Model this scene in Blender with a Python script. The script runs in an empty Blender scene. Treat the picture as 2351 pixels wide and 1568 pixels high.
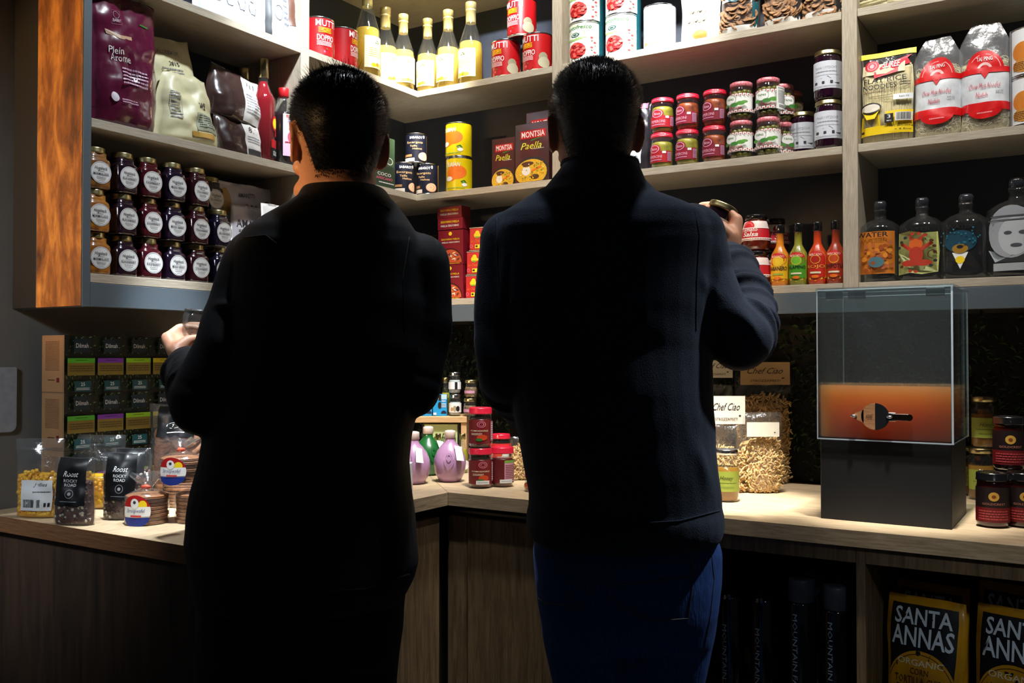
import bpy, bmesh, math, random
import numpy as np
from mathutils import Vector, Matrix, Euler, noise

SC = bpy.context.scene
COL = SC.collection
PI = math.pi
# ------------------------------------------------------------------ camera, world, lights, exposure
CAMH = 1.27
CAMLOC = Vector((1.885, -2.432, CAMH))
FPX = 2170.0
cd = bpy.data.cameras.new('camera')
cam = bpy.data.objects.new('camera', cd)
COL.objects.link(cam)
SC.camera = cam
cd.sensor_width = 36.0
cd.lens = FPX / 2351 * 36
cd.clip_start = 0.05
cam.location = CAMLOC
cam.rotation_euler = Euler((math.radians(90 + 0.924), 0, math.radians(32.05)), 'XYZ')
CR = cam.rotation_euler.to_matrix()
FWD = Vector((-math.sin(math.radians(32.05)), math.cos(math.radians(32.05)), 0))
RGT = Vector((FWD.y, -FWD.x, 0))

w = bpy.data.worlds.new('world')
SC.world = w
w.use_nodes = True
w.node_tree.nodes['Background'].inputs[0].default_value = (0.75, 0.85, 1.0, 1)
w.node_tree.nodes['Background'].inputs[1].default_value = 0.015

SC.view_settings.view_transform = 'Standard'
SC.view_settings.look = 'None'
SC.view_settings.gamma = 1
SC.view_settings.use_curve_mapping = False
SC.view_settings.exposure = 0.0
SC.cycles.transparent_max_bounces = 32
SC.cycles.volume_bounces = 8

def spot(loc, aim, power, ang, blend=0.35, color=(1, .95, .86), size=0.03):  # makes the track spots and the added fills alike
    l = bpy.data.lights.new('room_or_fill_spot', 'SPOT')
    l.energy = power
    l.spot_size = math.radians(ang)
    l.spot_blend = blend
    l.color = color
    l.shadow_soft_size = size
    o = bpy.data.objects.new('room_or_fill_spot', l)
    COL.objects.link(o)
    o.location = loc
    o.rotation_euler = (Vector(aim) - Vector(loc)).to_track_quat('-Z', 'Y').to_euler()
    return o

COOL = (.86, .93, 1.0)
NEUT = (1.0, .965, .91)
WARM = (1.0, .58, .24)
# bright track spots above the aisle, aimed at the shelves
spot((.60, -.60, 3.0), (-.02, .02, 2.12), 950, 22, 1, (1, .95, .80))
spot((.62, -.90, 3.0), (-.08, -.60, 2.2), 260, 28, .9, COOL)
spot((1.0, -.75, 3.0), (.83, .05, 2.2), 330, 26, 1, COOL)
spot((.80, -1.02, 2.78), (.20, .25, 2.30), 260, 15, .9, COOL)  # added lower than the track to put the glow on the back panel
# wider beams of the same track, over the length of both units
spot((.95, -.70, 3.0), (.80, .0, 1.85), 56, 74, .7, NEUT)
spot((1.45, -.70, 3.0), (1.25, .0, 1.75), 62, 74, .7, NEUT)
spot((2.0, -.70, 3.0), (1.75, .0, 1.85), 56, 74, .7, NEUT)
spot((.68, -.92, 3.0), (-.05, -.85, 1.75), 92, 74, .7, COOL)
spot((.72, -.60, 3.0), (.25, .0, 1.6), 62, 66, .7, NEUT)
# narrow beams on the worktop
spot((1.20, -.62, 3.0), (1.07, -.22, 1.02), 760, 17, .9, NEUT)
spot((.92, -.72, 3.0), (.22, -.05, 1.0), 210, 24, .6, NEUT)
spot((.42, -1.02, 3.0), (.04, -.95, 1.0), 800, 13, .8, COOL)
spot((.55, -1.35, 3.0), (.22, -1.10, .95), 420, 14, .7, COOL)
# added fill spots for shoulders, sleeves, hips, dispenser and lower bay
spot((1.10, -.74, 3.0), (1.19, -1.0, 1.5), 42, 28, .8, COOL)
spot((.66, -.98, 3.0), (.74, -1.24, 1.5), 40, 28, .8, COOL)
spot((2.12, -.08, 2.62), (1.50, -.86, 1.2), 80, 26, .9, COOL)  # added at the right for the rim on sleeve and hip
spot((1.62, -.58, 3.0), (1.52, -.24, 1.25), 420, 17, .8, NEUT)  # added to brighten the honey in the dispenser
spot((.16, -.36, 2.6), (1.04, -.88, .9), 130, 28, .8, COOL)  # added at the left for the rim on the jeans
spot((2.55, -2.7, 2.3), (1.72, -.36, .58), 40, 20, 1, COOL, .1)  # added low fill for the chip bags and bottles under the worktop
# added cool fill on the left wall, then warm light from the left
spot((.5, -3.9, 2.6), (-.26, -1.3, 1.3), 230, 28, 1, COOL, .15)
spot((-.16, -3.3, 2.1), (-.05, -1.2, 1.72), 170, 26, .6, WARM, .06)
spot((-.16, -3.3, 1.75), (.68, -1.22, 1.585), 190, 8, .6, WARM, .06)  # second warm spot, added for the left man's ear and neck

# ------------------------------------------------------------------ pixel helpers (measuring only)
def ray(px, py):
    return (CR @ Vector(((px - 1175.5) / FPX, -(py - 784) / FPX, -1))).normalized()
def atX(px, py, X):
    d = ray(px, py); return CAMLOC + d * ((X - CAMLOC.x) / d.x)
def atY(px, py, Y):
    d = ray(px, py); return CAMLOC + d * ((Y - CAMLOC.y) / d.y)
def atZ(px, py, Z):
    d = ray(px, py); return CAMLOC + d * ((Z - CAMLOC.z) / d.z)
def PP(px, py, dep):
    d = ray(px, py); return CAMLOC + d * (dep / d.dot(FWD))
def depth(p):
    return (Vector(p) - CAMLOC).dot(FWD)

# ------------------------------------------------------------------ materials
def lin(c):
    c = c / 255.0
    return c / 12.92 if c <= .04045 else ((c + .055) / 1.055) ** 2.4
def L3(c, k=1.0):
    return tuple(min(1, lin(x) * k) for x in c) + (1,)
MATS = {}
def M(name, c, rough=.5, metal=0, coat=0, var=.12, scale=60, bump=0, c2=None, stretch=(1, 1, 1), spec=.5, sss=0, sssr=(1, .3, .1), alpha=1, sheen=0, detail=4, emis=0):
    if name in MATS: return MATS[name]
    m = bpy.data.materials.new(name); m.use_nodes = True
    nt = m.node_tree; b = nt.nodes['Principled BSDF']
    tc = nt.nodes.new('ShaderNodeTexCoord'); mp = nt.nodes.new('ShaderNodeMapping')
    mp.inputs['Scale'].default_value = stretch
    nt.links.new(tc.outputs['Object'], mp.inputs[0])
    n = nt.nodes.new('ShaderNodeTexNoise'); n.inputs['Scale'].default_value = scale; n.inputs['Detail'].default_value = detail
    nt.links.new(mp.outputs[0], n.inputs['Vector'])
    r = nt.nodes.new('ShaderNodeValToRGB')
    r.color_ramp.elements[0].position = .3; r.color_ramp.elements[1].position = .7
    if c2 is None:
        r.color_ramp.elements[0].color = L3(c, 1 - var); r.color_ramp.elements[1].color = L3(c, 1 + var)
    else:
        r.color_ramp.elements[0].color = L3(c2); r.color_ramp.elements[1].color = L3(c)
    nt.links.new(n.outputs['Fac'], r.inputs[0]); nt.links.new(r.outputs[0], b.inputs['Base Color'])
    b.inputs['Roughness'].default_value = rough; b.inputs['Metallic'].default_value = metal
    b.inputs['Coat Weight'].default_value = coat; b.inputs['Coat Roughness'].default_value = .06
    b.inputs['Specular IOR Level'].default_value = spec
    if sss:
        b.inputs['Subsurface Weight'].default_value = sss; b.inputs['Subsurface Radius'].default_value = sssr
        b.inputs['Subsurface Scale'].default_value = 1.0
    if sheen:
        b.inputs['Sheen Weight'].default_value = sheen; b.inputs['Sheen Roughness'].default_value = .5
        b.inputs['Sheen Tint'].default_value = L3((150, 170, 205))
    if bump:
        bp = nt.nodes.new('ShaderNodeBump'); bp.inputs['Strength'].default_value = bump; bp.inputs['Distance'].default_value = .002
        nt.links.new(n.outputs['Fac'], bp.inputs['Height']); nt.links.new(bp.outputs[0], b.inputs['Normal'])
    MATS[name] = m
    return m
def flat(c, rough=.45, coat=0, metal=0):
    return M('print_%d_%d_%d_%d%s' % (*c, rough * 100, 'c' if coat else ''), c, rough, metal, coat, var=.04, scale=25)
def film(name, tint=(248, 250, 252), gl=.22, rough=.16, clear=1.0, bump=.5, haze=.02):
    """thin clear film or glass: see-through with gloss growing at grazing angles"""
    if name in MATS: return MATS[name]
    m = bpy.data.materials.new(name); m.use_nodes = True
    nt = m.node_tree; nt.nodes.clear()
    out = nt.nodes.new('ShaderNodeOutputMaterial'); mix = nt.nodes.new('ShaderNodeMixShader')
    tr = nt.nodes.new('ShaderNodeBsdfTransparent'); g = nt.nodes.new('ShaderNodeBsdfGlossy')
    tr.inputs[0].default_value = L3(tint, clear); g.inputs['Roughness'].default_value = rough
    lw = nt.nodes.new('ShaderNodeLayerWeight'); lw.inputs[0].default_value = .5
    pw_ = nt.nodes.new('ShaderNodeMath'); pw_.operation = 'POWER'; pw_.inputs[1].default_value = 3.2
    ad = nt.nodes.new('ShaderNodeMath'); ad.operation = 'MULTIPLY_ADD'; ad.inputs[1].default_value = .8; ad.inputs[2].default_value = gl * .25
    nt.links.new(lw.outputs['Facing'], pw_.inputs[0]); nt.links.new(pw_.outputs[0], ad.inputs[0]); nt.links.new(ad.outputs[0], mix.inputs[0])
    nt.links.new(tr.outputs[0], mix.inputs[1]); nt.links.new(g.outputs[0], mix.inputs[2])
    if bump:
        tc = nt.nodes.new('ShaderNodeTexCoord'); n = nt.nodes.new('ShaderNodeTexNoise'); n.inputs['Scale'].default_value = 45; n.inputs['Detail'].default_value = 3
        nt.links.new(tc.outputs['Object'], n.inputs['Vector'])
        bp = nt.nodes.new('ShaderNodeBump'); bp.inputs['Strength'].default_value = bump; bp.inputs['Distance'].default_value = .004
        nt.links.new(n.outputs['Fac'], bp.inputs['Height']); nt.links.new(bp.outputs[0], g.inputs['Normal']); nt.links.new(bp.outputs[0], lw.inputs['Normal'])
    df = nt.nodes.new('ShaderNodeBsdfDiffuse'); df.inputs[0].default_value = (.85, .87, .9, 1); m2 = nt.nodes.new('ShaderNodeMixShader'); m2.inputs[0].default_value = haze
    nt.links.new(mix.outputs[0], m2.inputs[1]); nt.links.new(df.outputs[0], m2.inputs[2]); nt.links.new(m2.outputs[0], out.inputs[0])
    MATS[name] = m
    return m
def liquid(name, c, dens=.5):
    """lit-through liquid: diffuse + translucent under a clear coat"""
    if name in MATS: return MATS[name]
    m = bpy.data.materials.new(name); m.use_nodes = True
    nt = m.node_tree; nt.nodes.clear()
    out = nt.nodes.new('ShaderNodeOutputMaterial')
    d = nt.nodes.new('ShaderNodeBsdfDiffuse'); t = nt.nodes.new('ShaderNodeBsdfTranslucent'); g = nt.nodes.new('ShaderNodeBsdfGlossy')
    n = nt.nodes.new('ShaderNodeTexNoise'); n.inputs['Scale'].default_value = 30
    r = nt.nodes.new('ShaderNodeValToRGB'); r.color_ramp.elements[0].color = L3(c, .85); r.color_ramp.elements[1].color = L3(c, 1.12)
    nt.links.new(n.outputs['Fac'], r.inputs[0])
    nt.links.new(r.outputs[0], d.inputs[0]); nt.links.new(r.outputs[0], t.inputs[0])
    g.inputs['Roughness'].default_value = .05
    m1 = nt.nodes.new('ShaderNodeMixShader'); m1.inputs[0].default_value = dens
    m2 = nt.nodes.new('ShaderNodeMixShader'); lw = nt.nodes.new('ShaderNodeFresnel'); lw.inputs[0].default_value = 1.45
    nt.links.new(d.outputs[0], m1.inputs[1]); nt.links.new(t.outputs[0], m1.inputs[2])
    nt.links.new(lw.outputs[0], m2.inputs[0]); nt.links.new(m1.outputs[0], m2.inputs[1]); nt.links.new(g.outputs[0], m2.inputs[2])
    nt.links.new(m2.outputs[0], out.inputs[0])
    MATS[name] = m
    return m
def wood(name, c1, c2, stretch, rough=.55, scale=14, c3=None):
    if name in MATS: return MATS[name]
    m = bpy.data.materials.new(name); m.use_nodes = True
    nt = m.node_tree; b = nt.nodes['Principled BSDF']
    tc = nt.nodes.new('ShaderNodeTexCoord'); mp = nt.nodes.new('ShaderNodeMapping'); mp.inputs['Scale'].default_value = stretch
    nt.links.new(tc.outputs['Object'], mp.inputs[0])
    n = nt.nodes.new('ShaderNodeTexNoise'); n.inputs['Scale'].default_value = scale; n.inputs['Detail'].default_value = 8; n.inputs['Roughness'].default_value = .65; n.inputs['Distortion'].default_value = .4
    nt.links.new(mp.outputs[0], n.inputs['Vector'])
    r = nt.nodes.new('ShaderNodeValToRGB'); r.color_ramp.elements[0].position = .32; r.color_ramp.elements[1].position = .68
    r.color_ramp.elements[0].color = L3(c2); r.color_ramp.elements[1].color = L3(c1)
    if c3:
        e = r.color_ramp.elements.new(.5); e.color = L3(c3)
    nt.links.new(n.outputs['Fac'], r.inputs[0]); nt.links.new(r.outputs[0], b.inputs['Base Color'])
    b.inputs['Roughness'].default_value = rough
    bp = nt.nodes.new('ShaderNodeBump'); bp.inputs['Strength'].default_value = .15; bp.inputs['Distance'].default_value = .001
    nt.links.new(n.outputs['Fac'], bp.inputs['Height']); nt.links.new(bp.outputs[0], b.inputs['Normal'])
    MATS[name] = m
    return m

WHITE = flat((225, 225, 222)); CREAM = flat((226, 216, 180)); BLACK = flat((10, 10, 12)); RED = flat((170, 14, 20)); DRED = flat((110, 8, 20))
GREEN = flat((40, 110, 40)); LGREEN = flat((110, 160, 60)); YEL = flat((235, 200, 20)); ORG = flat((225, 110, 20)); GOLD = flat((190, 150, 70)); GREY = flat((120, 122, 125)); DGREY = flat((45, 47, 50))
NAVY = flat((18, 22, 50)); TAN = flat((176, 126, 78)); PINK = flat((214, 90, 120)); TEAL = flat((14, 78, 88)); BROWN = flat((80, 45, 25)); PURP = flat((120, 50, 150)); BLUE = flat((30, 110, 190)); LIME = flat((120, 190, 20))
W_SHELF_L = wood('shelf_wood_left', (188, 178, 160), (140, 130, 112), (60, 1.5, 60))
W_SHELF_R = wood('shelf_wood_right', (188, 178, 160), (140, 130, 112), (1.5, 60, 60))
W_POST = wood('shelf_wood_post', (184, 173, 155), (136, 126, 108), (60, 60, 1.5))
W_TOP_L = wood('worktop_wood_left', (206, 184, 150), (158, 134, 102), (14, 1.2, 14), .42)
W_TOP_R = wood('worktop_wood_right', (206, 184, 150), (158, 134, 102), (1.2, 14, 14), .42)
W_DOOR = wood('door_wood', (150, 124, 88), (96, 76, 52), (9, 9, .8), .6, 10)
W_END = wood('end_panel_wood', (84, 62, 46), (48, 36, 28), (6, 6, .6), .6, 6)
W_RUST = wood('rust_veneer', (206, 138, 60), (70, 44, 24), (2.2, 2.2, .7), .5, 9, (140, 84, 36))
W_BROWN = wood('brown_edge', (150, 104, 66), (104, 68, 42), (1.5, 40, 40), .5)
BLUEPAINT = M('blue_grey_paint', (76, 87, 95), .6, var=.05, scale=200)
BACKP = M('charcoal_back_panel', (58, 62, 72), .75, var=.08, scale=40)
PLASTER = M('grey_plaster', (112, 112, 108), .85, var=.06, scale=18, bump=.2)
GLASS = film('clear_glass', (246, 250, 248), .3, .04, 1, 0, .01)
FILM = film('clear_film')
SHEENFILM = film('white_sheen_film', gl=.8, rough=.2, haze=.08)  # its diffuse white stands in for reflections on the clear noodle bags
ACR = film('clear_acrylic', (240, 246, 246), .25, .03, 1, 0, .012)
ACRE = M('acrylic_edge', (190, 205, 215), .12, var=.05, coat=1)
GOLDLID = M('gold_lid', (190, 178, 130), .28, 1, var=.15)
SILV = M('silver_metal', (190, 192, 196), .22, 1, var=.1)
BLKLID = M('black_lid', (14, 14, 16), .2, 0, 1)
REDLID = M('red_lid', (190, 26, 52), .3, 0, .6, var=.1)

# ------------------------------------------------------------------ mesh building
_tx = {}
_tob = None
def textmesh(s, bold, shear):
    global _tob
    k = (s, bold, shear)
    if k in _tx: return _tx[k]
    cu = bpy.data.curves.new('lettering', 'FONT'); cu.body = s; cu.resolution_u = 1 if len(s) > 12 else 2
    cu.offset = .008 * bold; cu.shear = shear
    ob = bpy.data.objects.new('lettering', cu); COL.objects.link(ob)
    dg = bpy.context.evaluated_depsgraph_get()
    me = bpy.data.meshes.new_from_object(ob.evaluated_get(dg))
    v = [(p.co.x, p.co.y) for p in me.vertices]; f = [tuple(q.vertices) for q in me.polygons]
    bpy.data.objects.remove(ob); bpy.data.curves.remove(cu); bpy.data.meshes.remove(me)
    if not v: v = [(0, 0)]; f = []
    x0 = min(a for a, b in v); x1 = max(a for a, b in v); y0 = min(b for a, b in v); y1 = max(b for a, b in v)
    v = [((a - x0) / max(1e-6, x1 - x0) - .5, (b - y0) / max(1e-6, y1 - y0) - .5) for a, b in v]
    _tx[k] = (v, f)
    return _tx[k]

class MB:
    def __init__(s): s.v = []; s.f = []; s.m = []; s.sm = []; s.mats = []
    def mi(s, m):
        if m not in s.mats: s.mats.append(m)
        return s.mats.index(m)
    def add(s, vs, fs, mat, smooth=False, X=None):
        o = len(s.v); k = s.mi(mat)
        s.v += [tuple(X @ Vector(p)) for p in vs] if X is not None else [tuple(p) for p in vs]
        for f in fs: s.f.append(tuple(i + o for i in f)); s.m.append(k); s.sm.append(smooth)
    def box(s, x0, x1, y0, y1, z0, z1, mat, X=None, ch=0):
        if ch:
            vs = []
            for z, e in ((z0, ch), (z0 + ch, 0), (z1 - ch, 0), (z1, ch)):
                a0, a1, b0, b1 = x0 + e, x1 - e, y0 + e, y1 - e; c = 0 if e else ch
                vs += [(a0 + c, b0, z), (a1 - c, b0, z), (a1, b0 + c, z), (a1, b1 - c, z), (a1 - c, b1, z), (a0 + c, b1, z), (a0, b1 - c, z), (a0, b0 + c, z)]
            fs = [tuple(range(7, -1, -1)), tuple(range(24, 32))]
            for r in range(3):
                for i in range(8): j = (i + 1) % 8; fs.append((r * 8 + i, r * 8 + j, r * 8 + 8 + j, r * 8 + 8 + i))
            s.add(vs, fs, mat, False, X); return
        vs = [(x0, y0, z0), (x1, y0, z0), (x1, y1, z0), (x0, y1, z0), (x0, y0, z1), (x1, y0, z1), (x1, y1, z1), (x0, y1, z1)]
        s.add(vs, [(3, 2, 1, 0), (4, 5, 6, 7), (0, 1, 5, 4), (1, 2, 6, 5), (2, 3, 7, 6), (3, 0, 4, 7)], mat, False, X)
    def lathe(s, prof, mat, n=28, c=(0, 0), X=None, p=2.0, sx=1, sy=1, smooth=True, cap=(True, True)):
        vs = []; fs = []
        for r, z in prof:
            for i in range(n):
                a = 2 * PI * (i + .5) / n; ca, sa = math.cos(a), math.sin(a)
                k = 1.0 if p == 2 else (abs(ca) ** p + abs(sa) ** p) ** (-1 / p)
                vs.append((c[0] + r * k * ca * sx, c[1] + r * k * sa * sy, z))
        for j in range(len(prof) - 1):
            for i in range(n):
                i2 = (i + 1) % n; fs.append((j * n + i, j * n + i2, j * n + n + i2, j * n + n + i))
        s.add(vs, fs, mat, smooth, X)
        o = len(s.v) - len(vs); k = s.mi(mat)
        if cap[0]: s.f.append(tuple(o + i for i in range(n - 1, -1, -1))); s.m.append(k); s.sm.append(False)
        if cap[1]: s.f.append(tuple(o + (len(prof) - 1) * n + i for i in range(n))); s.m.append(k); s.sm.append(False)
    def tube(s, pts, rad, mat, n=6, smooth=True, caps=True):
        pts = [Vector(p) for p in pts]
        if not hasattr(rad, '__len__'): rad = [rad] * len(pts)
        vs = []; fs = []; up = None
        for i, p in enumerate(pts):
            t = (pts[min(i + 1, len(pts) - 1)] - pts[max(i - 1, 0)]).normalized()
            if up is None: up = Vector((0, 0, 1)) if abs(t.z) < .9 else Vector((1, 0, 0))
            a = t.cross(up).normalized(); b = a.cross(t).normalized(); up = b
            for k in range(n):
                q = 2 * PI * k / n; vs.append(p + (a * math.cos(q) + b * math.sin(q)) * rad[i])
        for j in range(len(pts) - 1):
            for k in range(n):
                k2 = (k + 1) % n; fs.append((j * n + k2, j * n + k, j * n + n + k, j * n + n + k2))
        if caps: fs += [tuple(range(n)), tuple(reversed(range((len(pts) - 1) * n, len(pts) * n)))]
        s.add(vs, fs, mat, smooth)
    def ell(s, c, r, mat, nu=12, nv=8, X=None, jit=0, smooth=True):
        vs = [(c[0], c[1], c[2] - r[2])]; fs = []
        for j in range(1, nv):
            a = PI * j / nv - PI / 2
            for i in range(nu):
                b = 2 * PI * i / nu; k = 1 + (random.uniform(-jit, jit) if jit else 0)
                vs.append((c[0] + r[0] * math.cos(a) * math.cos(b) * k, c[1] + r[1] * math.cos(a) * math.sin(b) * k, c[2] + r[2] * math.sin(a) * k))
        vs.append((c[0], c[1], c[2] + r[2])); e = len(vs) - 1
        for i in range(nu):
            i2 = (i + 1) % nu; fs.append((0, 1 + i2, 1 + i)); fs.append((e, 1 + (nv - 2) * nu + i, 1 + (nv - 2) * nu + i2))
            for j in range(nv - 2): fs.append((1 + j * nu + i, 1 + j * nu + i2, 1 + (j + 1) * nu + i2, 1 + (j + 1) * nu + i))
        s.add(vs, fs, mat, smooth, X)
    # flat print laid on a surface: mapf(u, v, off) -> point
    def rect(s, u0, u1, v0, v1, mat, mapf, off, nu=1, nv=1):
        vs = [mapf(u0 + (u1 - u0) * i / nu, v0 + (v1 - v0) * j / nv, off) for j in range(nv + 1) for i in range(nu + 1)]
        s.add(vs, [(j * (nu + 1) + i, j * (nu + 1) + i + 1, (j + 1) * (nu + 1) + i + 1, (j + 1) * (nu + 1) + i) for j in range(nv) for i in range(nu)], mat, True)
    def oval(s, cu, cv, ru, rv, mat, mapf, off, n=24, rings=3, a0=0, a1=2 * PI):
        vs = [mapf(cu, cv, off)]; fs = []
        full = abs(a1 - a0 - 2 * PI) < 1e-6; m = n if full else n + 1
        for r in range(1, rings + 1):
            for i in range(m):
                a = a0 + (a1 - a0) * i / n; vs.append(mapf(cu + ru * r / rings * math.cos(a), cv + rv * r / rings * math.sin(a), off))
        for i in range(n):
            i2 = (i + 1) % m; fs.append((0, 1 + i, 1 + i2))
            for r in range(rings - 1): fs.append((1 + r * m + i, 1 + (r + 1) * m + i, 1 + (r + 1) * m + i2, 1 + r * m + i2))
        s.add(vs, fs, mat, True)
    def ring(s, cu, cv, ru, rv, th, mat, mapf, off, n=28, a0=0, a1=2 * PI):
        vs = []; fs = []
        for i in range(n + 1):
            a = a0 + (a1 - a0) * i / n
            vs.append(mapf(cu + ru * math.cos(a), cv + rv * math.sin(a), off)); vs.append(mapf(cu + ru * (1 - th) * math.cos(a), cv + rv * (1 - th) * math.sin(a), off))
        for i in range(n): fs.append((2 * i, 2 * i + 2, 2 * i + 3, 2 * i + 1))
        s.add(vs, fs, mat, True)
    def poly(s, pts, mat, mapf, off):
        s.add([mapf(a, b, off) for a, b in pts], [tuple(range(len(pts)))], mat, False)
    def text(s, t, cu, cv, w, h, mat, mapf, off, bold=1, shear=0):
        v, f = textmesh(t, bold, shear)
        s.add([mapf(cu + a * w, cv + b * h, off) for a, b in v], f, mat, False)
    def draw(s, els, mapf, nu=1, nv=1, o0=.0003, do=.00016):
        o = o0
        for e in els:
            k = e[0]; o += do
            if k == 'r': s.rect(e[1], e[2], e[3], e[4], e[5], mapf, o, max(1, int(nu * abs(e[2] - e[1]) + .99)), max(1, int(nv * abs(e[4] - e[3]) + .99)))
            elif k == 'e': s.oval(e[1], e[2], e[3], e[4], e[5], mapf, o, *e[6:])
            elif k == 'o': s.ring(e[1], e[2], e[3], e[4], e[5], e[6], mapf, o, *e[7:])
            elif k == 't': s.text(e[1], e[2], e[3], e[4], e[5], e[6], mapf, o, *(e[7:] if len(e) > 7 else ()))
            elif k == 'p': s.poly(e[1], e[2], mapf, o)
            elif k == 'lines':   # fine print: u0,u1,v0,v1,count,mat
                rr = random.Random(7)
                for i in range(e[5]):
                    vv = e[3] + (e[4] - e[3]) * (i + .5) / e[5]; hh = (e[4] - e[3]) / e[5] * .22
                    uu = e[1]
                    while uu < e[2]:
                        wd = rr.uniform(.03, .09) * (e[2] - e[1]) / .8; s.rect(uu, min(e[2], uu + wd), vv - hh, vv + hh, e[6], mapf, o, 1, 1); uu += wd * 1.25
            elif k == 'bar':
                rr = random.Random(3); uu = e[1]
                while uu < e[2]:
                    wd = rr.uniform(.02, .06) * (e[2] - e[1]); s.rect(uu, min(e[2], uu + wd), e[3], e[4], e[5], mapf, o); uu += wd + rr.uniform(.02, .05) * (e[2] - e[1])
    def mesh(s, name):
        me = bpy.data.meshes.new(name)
        me.from_pydata(s.v, [], s.f)
        for m in s.mats: me.materials.append(m)
        me.polygons.foreach_set('material_index', s.m); me.polygons.foreach_set('use_smooth', s.sm)
        me.update()
        return me
CACHE = {}
def P(root, name, key, fn, kind=None, label=None):
    """a part: its mesh is built once per key and shared by copies"""
    k = (name, key)
    if key is None or k not in CACHE:
        mb = MB(); fn(mb); me = mb.mesh(name)
        if key is not None: CACHE[k] = me
    else: me = CACHE[k]
    o = bpy.data.objects.new(name, me); COL.objects.link(o)
    if root is not None: o.parent = root
    if kind: o['kind'] = kind
    if label: o['label'] = label
    return o
def thing(name, label, cat, loc=(0, 0, 0), rz=0, group=None, rx=0, ry=0):
    o = bpy.data.objects.new(name, None); COL.objects.link(o); o.empty_display_size = .02
    o.location = loc; o.rotation_euler = (math.radians(rx), math.radians(ry), math.radians(rz))
    o['label'] = label; o['category'] = cat
    if group: o['group'] = group
    return o
def struct(name, fn):
    o = P(None, name, None, fn); o['kind'] = 'structure'; return o
def mflat(w, h, y, z0=0, x0=0):
    return lambda u, v, o: (x0 + u * w, y - o, z0 + v * h)
def mcyl(r, h, z0=0, taper=0, cx=0, cy=0):
    return lambda u, v, o: (cx + (r * (1 - taper * v) + o) * math.sin(u * PI), cy - (r * (1 - taper * v) + o) * math.cos(u * PI), z0 + v * h)
def mprof(prof, h0, h1):
    """print map on a lathe profile between two heights"""
    def f(u, v, o):
        z = h0 + v * (h1 - h0); r = prof[0][0]
        for (ra, za), (rb, zb) in zip(prof, prof[1:]):
            if za <= z <= zb and zb > za: r = ra + (rb - ra) * (z - za) / (zb - za); break
        return ((r + o) * math.sin(u * PI), -(r + o) * math.cos(u * PI), z)
    return f
# ------------------------------------------------------------------ room
zA, zB, zC, zK = 2.134, 1.7965, 1.4535, .92
zU = 2.474
TH = .02
struct('wall_left', lambda m: m.box(-.36, -.262, -4.2, .36, 0, 3.1, PLASTER))
struct('wall_back', lambda m: m.box(-.262, 3.4, .262, .36, 0, 3.1, PLASTER))
struct('floor', lambda m: m.box(-.36, 3.4, -4.2, .36, -.05, 0, M('grey_floor_tile', (70, 68, 66), .5, var=.1, scale=8)))
struct('ceiling', lambda m: m.box(-.36, 3.4, -4.2, .36, 3.1, 3.15, M('dark_ceiling', (40, 40, 42), .9)))

def part_box(root, name, key, b, mat, ch=.0008):
    return P(root, name, key, lambda m: m.box(*b, mat, None, ch))

# left shelving
sl = thing('shelving_unit', 'wall-hung wood shelving unit on the left wall, with rust-patterned end panel', 'shelves', (-.13, -.6, 1.38))
def PL(name, b, mat, **k):   # absolute box in the left unit
    o = P(sl, name, None, lambda m: m.box(b[0] + .13, b[1] + .13, b[2] + .6, b[3] + .6, b[4] - 1.38, b[5] - 1.38, mat, None, .0008), **k); return o
PL('side_panel', (-.26, 0, -1.186, -1.166, 1.38, 2.95), BLUEPAINT)
PL('veneer_panel', (-.168, -.0015, -1.189, -1.1862, 1.381, 2.95), W_RUST, label='rust-coloured patterned veneer')
PL('dark_board', (-.262, -.1685, -1.189, -1.1862, 1.381, 2.95), M('dark_board', (20, 16, 13), .6), label='near-black board beside the wall')
for z in (zC, zB, zA, zU, 2.81):
    PL('shelf_board', (-.25, 0, -1.166, -.5275, z - TH, z), W_SHELF_L)
    PL('shelf_board', (-.25, 0, -.4935, -.0008, z - TH, z), W_SHELF_L)
PL('divider', (-.25, 0, -.5265, -.4945, 1.434, 2.95), W_POST)
PL('back_panel', (-.2615, -.2505, -1.166, .26, 1.434, 2.95), BACKP)
PL('plinth_board', (-.02, 0, -1.166, -.001, 1.381, 1.433), BLUEPAINT, label='blue-grey painted board')
# right shelving
sr = thing('shelving_unit', 'long wall-hung wood shelving unit on the back wall, right of the corner', 'shelves', (.9, .13, 1.38))
def PR(name, b, mat, **k):
    return P(sr, name, None, lambda m: m.box(b[0] - .9, b[1] - .9, b[2] - .13, b[3] - .13, b[4] - 1.38, b[5] - 1.38, mat, None, .0008), **k)
posts = [(.503, .536), (1.336, 1.3725), (2.14, 2.17)]
for z in (zC, zB, zA, zU, 2.81):
    PR('shelf_board', (-.25, .502, 0, .25, z - TH, z), W_SHELF_R)
    PR('shelf_board', (.537, 1.335, 0, .25, z - TH, z), W_SHELF_R)
    PR('shelf_board', (1.3735, 2.139, 0, .25, z - TH, z), W_SHELF_R)
for a, b in posts: PR('divider', (a, b, 0, .25, 1.434, 2.95), W_POST)
PR('back_panel', (-.25, 2.14, .2505, .2615, 1.434, 2.95), BACKP)
PR('plinth_board', (0.0, 2.17, 0, .02, 1.381, 1.433), BLUEPAINT, label='blue-grey painted board')

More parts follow.
